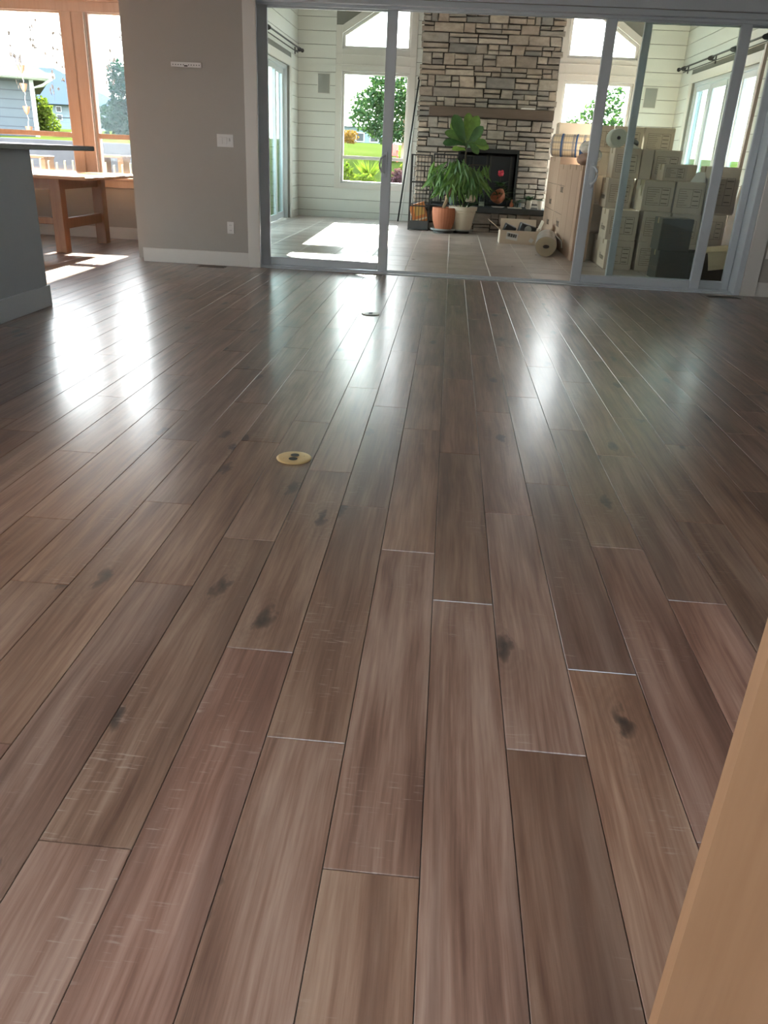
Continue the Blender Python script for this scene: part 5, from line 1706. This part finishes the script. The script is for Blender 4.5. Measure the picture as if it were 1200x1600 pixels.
# rain chain of copper cups and the dried garlands hanging outside the nook windows
rc = thing('rain_chain', 'hanging copper rain chain with four cups outside the left nook window', 'rain chain', (-6.2, 12.2, 1.25))
MB().box(-6.35, -6.1, 10.95, 12.4, 3.04, 3.10).build('hanging_arm', 'vinyl', rc)
for i, z in enumerate((2.06, 1.83, 1.54, 1.28)):
    MB().lathe([(0.012, -0.06), (0.035, -0.02), (0.052, 0.045), (0.047, 0.045), (0.03, -0.015)], (-6.21, 12.2, z), 14).build('cup', 'copper', rc)
for i in range(22):
    z = 1.30 + i * 0.081
    MB().tube([(-6.21, 12.2, z), (-6.21 + (0.008 if i % 2 else -0.008), 12.2 + 0.008, z + 0.04), (-6.21, 12.2, z + 0.08)], 0.004, 5).build('link', 'steel', rc)
gr = random.Random(17)
for i, (x, zs, lb) in enumerate(((-5.66, (2.40, 1.75), 'hanging garland of dried leaves in the left corner of the nook window'), (-5.38, (2.52, 2.2), 'short hanging garland of dried leaves over the left nook pane'),
                                 (-5.20, (2.30, 1.62), 'long hanging garland of dried leaves in the middle of the left nook pane'), (-5.06, (2.4, 1.85), 'hanging garland of dried leaves beside the wide nook mullion'),
                                 (-4.42, (2.3, 1.85), 'hanging garland of dried leaves in the middle of the right nook pane'), (-4.2, (2.55, 2.0), 'hanging garland of dried leaves toward the taupe wall'),
                                 (-4.08, (2.45, 1.75), 'hanging garland of dried leaves at the very edge of the taupe wall'))):
    g = thing('hanging_garland', lb, 'garland', (x, NY + 0.32, zs[1]), 'dried leaf garlands outside the nook')
    MB().tube([(x, NY + 0.32, 2.72), (x, NY + 0.32, zs[1])], 0.0015, 4).build('string', 'garland', g)
    MB().box(x - 0.015, x + 0.015, NY + 0.2, NY + 0.335, 2.71, 2.725).build('hook', 'garland', g)
    lv = MB()
    for k in range(13):
        z = gr.uniform(zs[1], zs[0])
        p = Vector((x + gr.uniform(-0.07, 0.07), NY + 0.32 + gr.uniform(-0.04, 0.04), z))
        a = Vector((gr.uniform(-0.4, 0.4), gr.uniform(-0.4, 0.4), -1)).normalized() * gr.uniform(0.022, 0.045)
        b = a.cross(Vector((gr.uniform(-1, 1), 1, 0))).normalized() * gr.uniform(0.010, 0.020)
        c = a.cross(b).normalized() * 0.004
        lv.add([p - a, p - b, p + a, p + b, p + c, p - c], [(0, 1, 4), (1, 2, 4), (2, 3, 4), (3, 0, 4), (1, 0, 5), (2, 1, 5), (3, 2, 5), (0, 3, 5)])
    lv.build('leaf_cluster', 'garland', g, 'stuff')

# garden behind the porch
tree('maple_tree', 'leafy tree behind the left porch window, its crown cut by the door stile', 'tree', (-1.55, 26, 1.1), 1.2,
     [((-2.6, 26, 2.35), 0.65, 0.6, 0.6), ((-1.9, 26, 2.9), 0.8, 0.7, 0.75), ((-1.35, 26, 2.2), 0.7, 0.7, 0.75), ((-2.1, 26, 1.85), 0.55, 0.5, 0.4)], 5200, 0.075, 'crown', 31)
tree('slender_tree', 'sparse slender tree behind the right porch window', 'tree', (3.75, 24, 1.02), 1.7,
     [((3.75, 24, 2.35), 0.42, 0.4, 0.45), ((4.15, 24, 2.75), 0.38, 0.4, 0.4), ((3.15, 24, 2.1), 0.25, 0.3, 0.3), ((4.45, 24, 2.15), 0.35, 0.4, 0.35)], 900, 0.075, 'crown', 37)
for i, (x, y, w_, h, mt, nm, lb, ct) in enumerate((
        (-2.45, 19.0, 0.26, 0.34, 'lime', 'lime_shrub', 'bright lime shrub at the left foot of the left porch window', 'shrub'),
        (-1.95, 18.8, 0.34, 0.24, 'lime', 'lime_groundcover', 'low lime ground cover under the plumed grass', 'shrub'),
        (-1.22, 19.1, 0.18, 0.28, 'purple', 'purple_shrub', 'purple-leaved shrub seen right of the door stile', 'shrub'),
        (-1.08, 19.6, 0.20, 0.30, 'lime', 'yellow_shrub', 'yellow-green shrub at the right edge of the left porch window', 'shrub'))):
    tree(nm, lb, ct, (x, y, ground_z(x, y)), 0, [((x, y, ground_z(x, y) + h * 0.9), w_, 0.22, h)], 620, 0.05, mt, 50 + i)
tree('amber_bush', 'round amber bush on the far lawn behind the left porch window', 'bush', (-4.65, 38, 1.55), 0, [((-4.65, 38, 1.85), 0.42, 0.4, 0.3)], 500, 0.07, 'amber', 66)
og = thing('plumed_grass', 'plumed ornamental grass behind the left porch window', 'grass clump', (-1.95, 19.5, 0.45))
m = MB()
gg = random.Random(71)
for i in range(120):
    a, e = gg.uniform(0, 6.28), gg.uniform(0.15, 0.5)
    L = gg.uniform(0.45, 0.72)
    b = Vector((-1.92, 19.5, 0.45))
    d = Vector((math.cos(a) * e, math.sin(a) * e, 1)).normalized()
    p1, p2 = b + d * L * 0.6, b + d * L + Vector((math.cos(a), math.sin(a), -0.3)) * 0.12
    s = d.cross(Vector((0, 1, 0.1))).normalized() * 0.008
    m.add([b - s, b + s, p1 + s, p1 - s, p2], [(0, 1, 2, 3), (3, 2, 4)])
m.build('blades', 'lime', og, 'stuff', fix=False)
ac = thing('red_garden_chair', 'red garden chair on the lawn just right of the door stile', 'chair', (-1.68, 24, 1.02))
for i in range(5):
    MB().box(-1.80 + i * 0.05, -1.758 + i * 0.05, 24.05, 24.075, 1.18, 1.46 + 0.03 * (2 - abs(i - 2)), 0.003, Matrix.Rotation(R(-18), 3, 'X'), (-1.68, 24.05, 1.18)).build('slat', 'red', ac)
MB().box(-1.82, -1.54, 23.72, 24.06, 1.17, 1.195, 0.003).build('seat', 'red', ac)
for dx in (-1.81, -1.575):
    MB().box(dx, dx + 0.03, 23.73, 23.77, 1.02, 1.30, 0.003).build('leg', 'red', ac)
    MB().box(dx, dx + 0.03, 24.03, 24.07, 1.02, 1.17, 0.003).build('leg', 'red', ac)
    MB().box(dx - 0.02, dx + 0.05, 23.70, 24.08, 1.30, 1.32, 0.003).build('armrest', 'red', ac)
wh = thing('white_far_house', 'far white and blue house beyond the lawn behind the left porch window', 'house', (-6.6, 60, 1.9))
MB().box(-10, -4.5, 60, 66, 1.5, 2.9).build('wall', 'paleblue', wh)
MB().add([(-10.3, 59.7, 2.9), (-4.2, 59.7, 2.9), (-10.3, 66.3, 2.9), (-4.2, 66.3, 2.9), (-8.5, 63, 3.9), (-6, 63, 3.9)], [(0, 1, 5, 4), (1, 3, 5), (3, 2, 4, 5), (2, 0, 4), (0, 2, 3, 1)]).build('roof', 'blueroof', wh)
for x in (-7.6, -6.6, -5.6):
    q = MB().box(x - 0.3, x + 0.3, 59.95, 60.01, 1.95, 2.55, 0.01).build('window', 'vinyl', wh)
    MB().box(x - 0.25, x + 0.25, 59.94, 59.955, 2.0, 2.5).build('pane', 'fireglass', q)
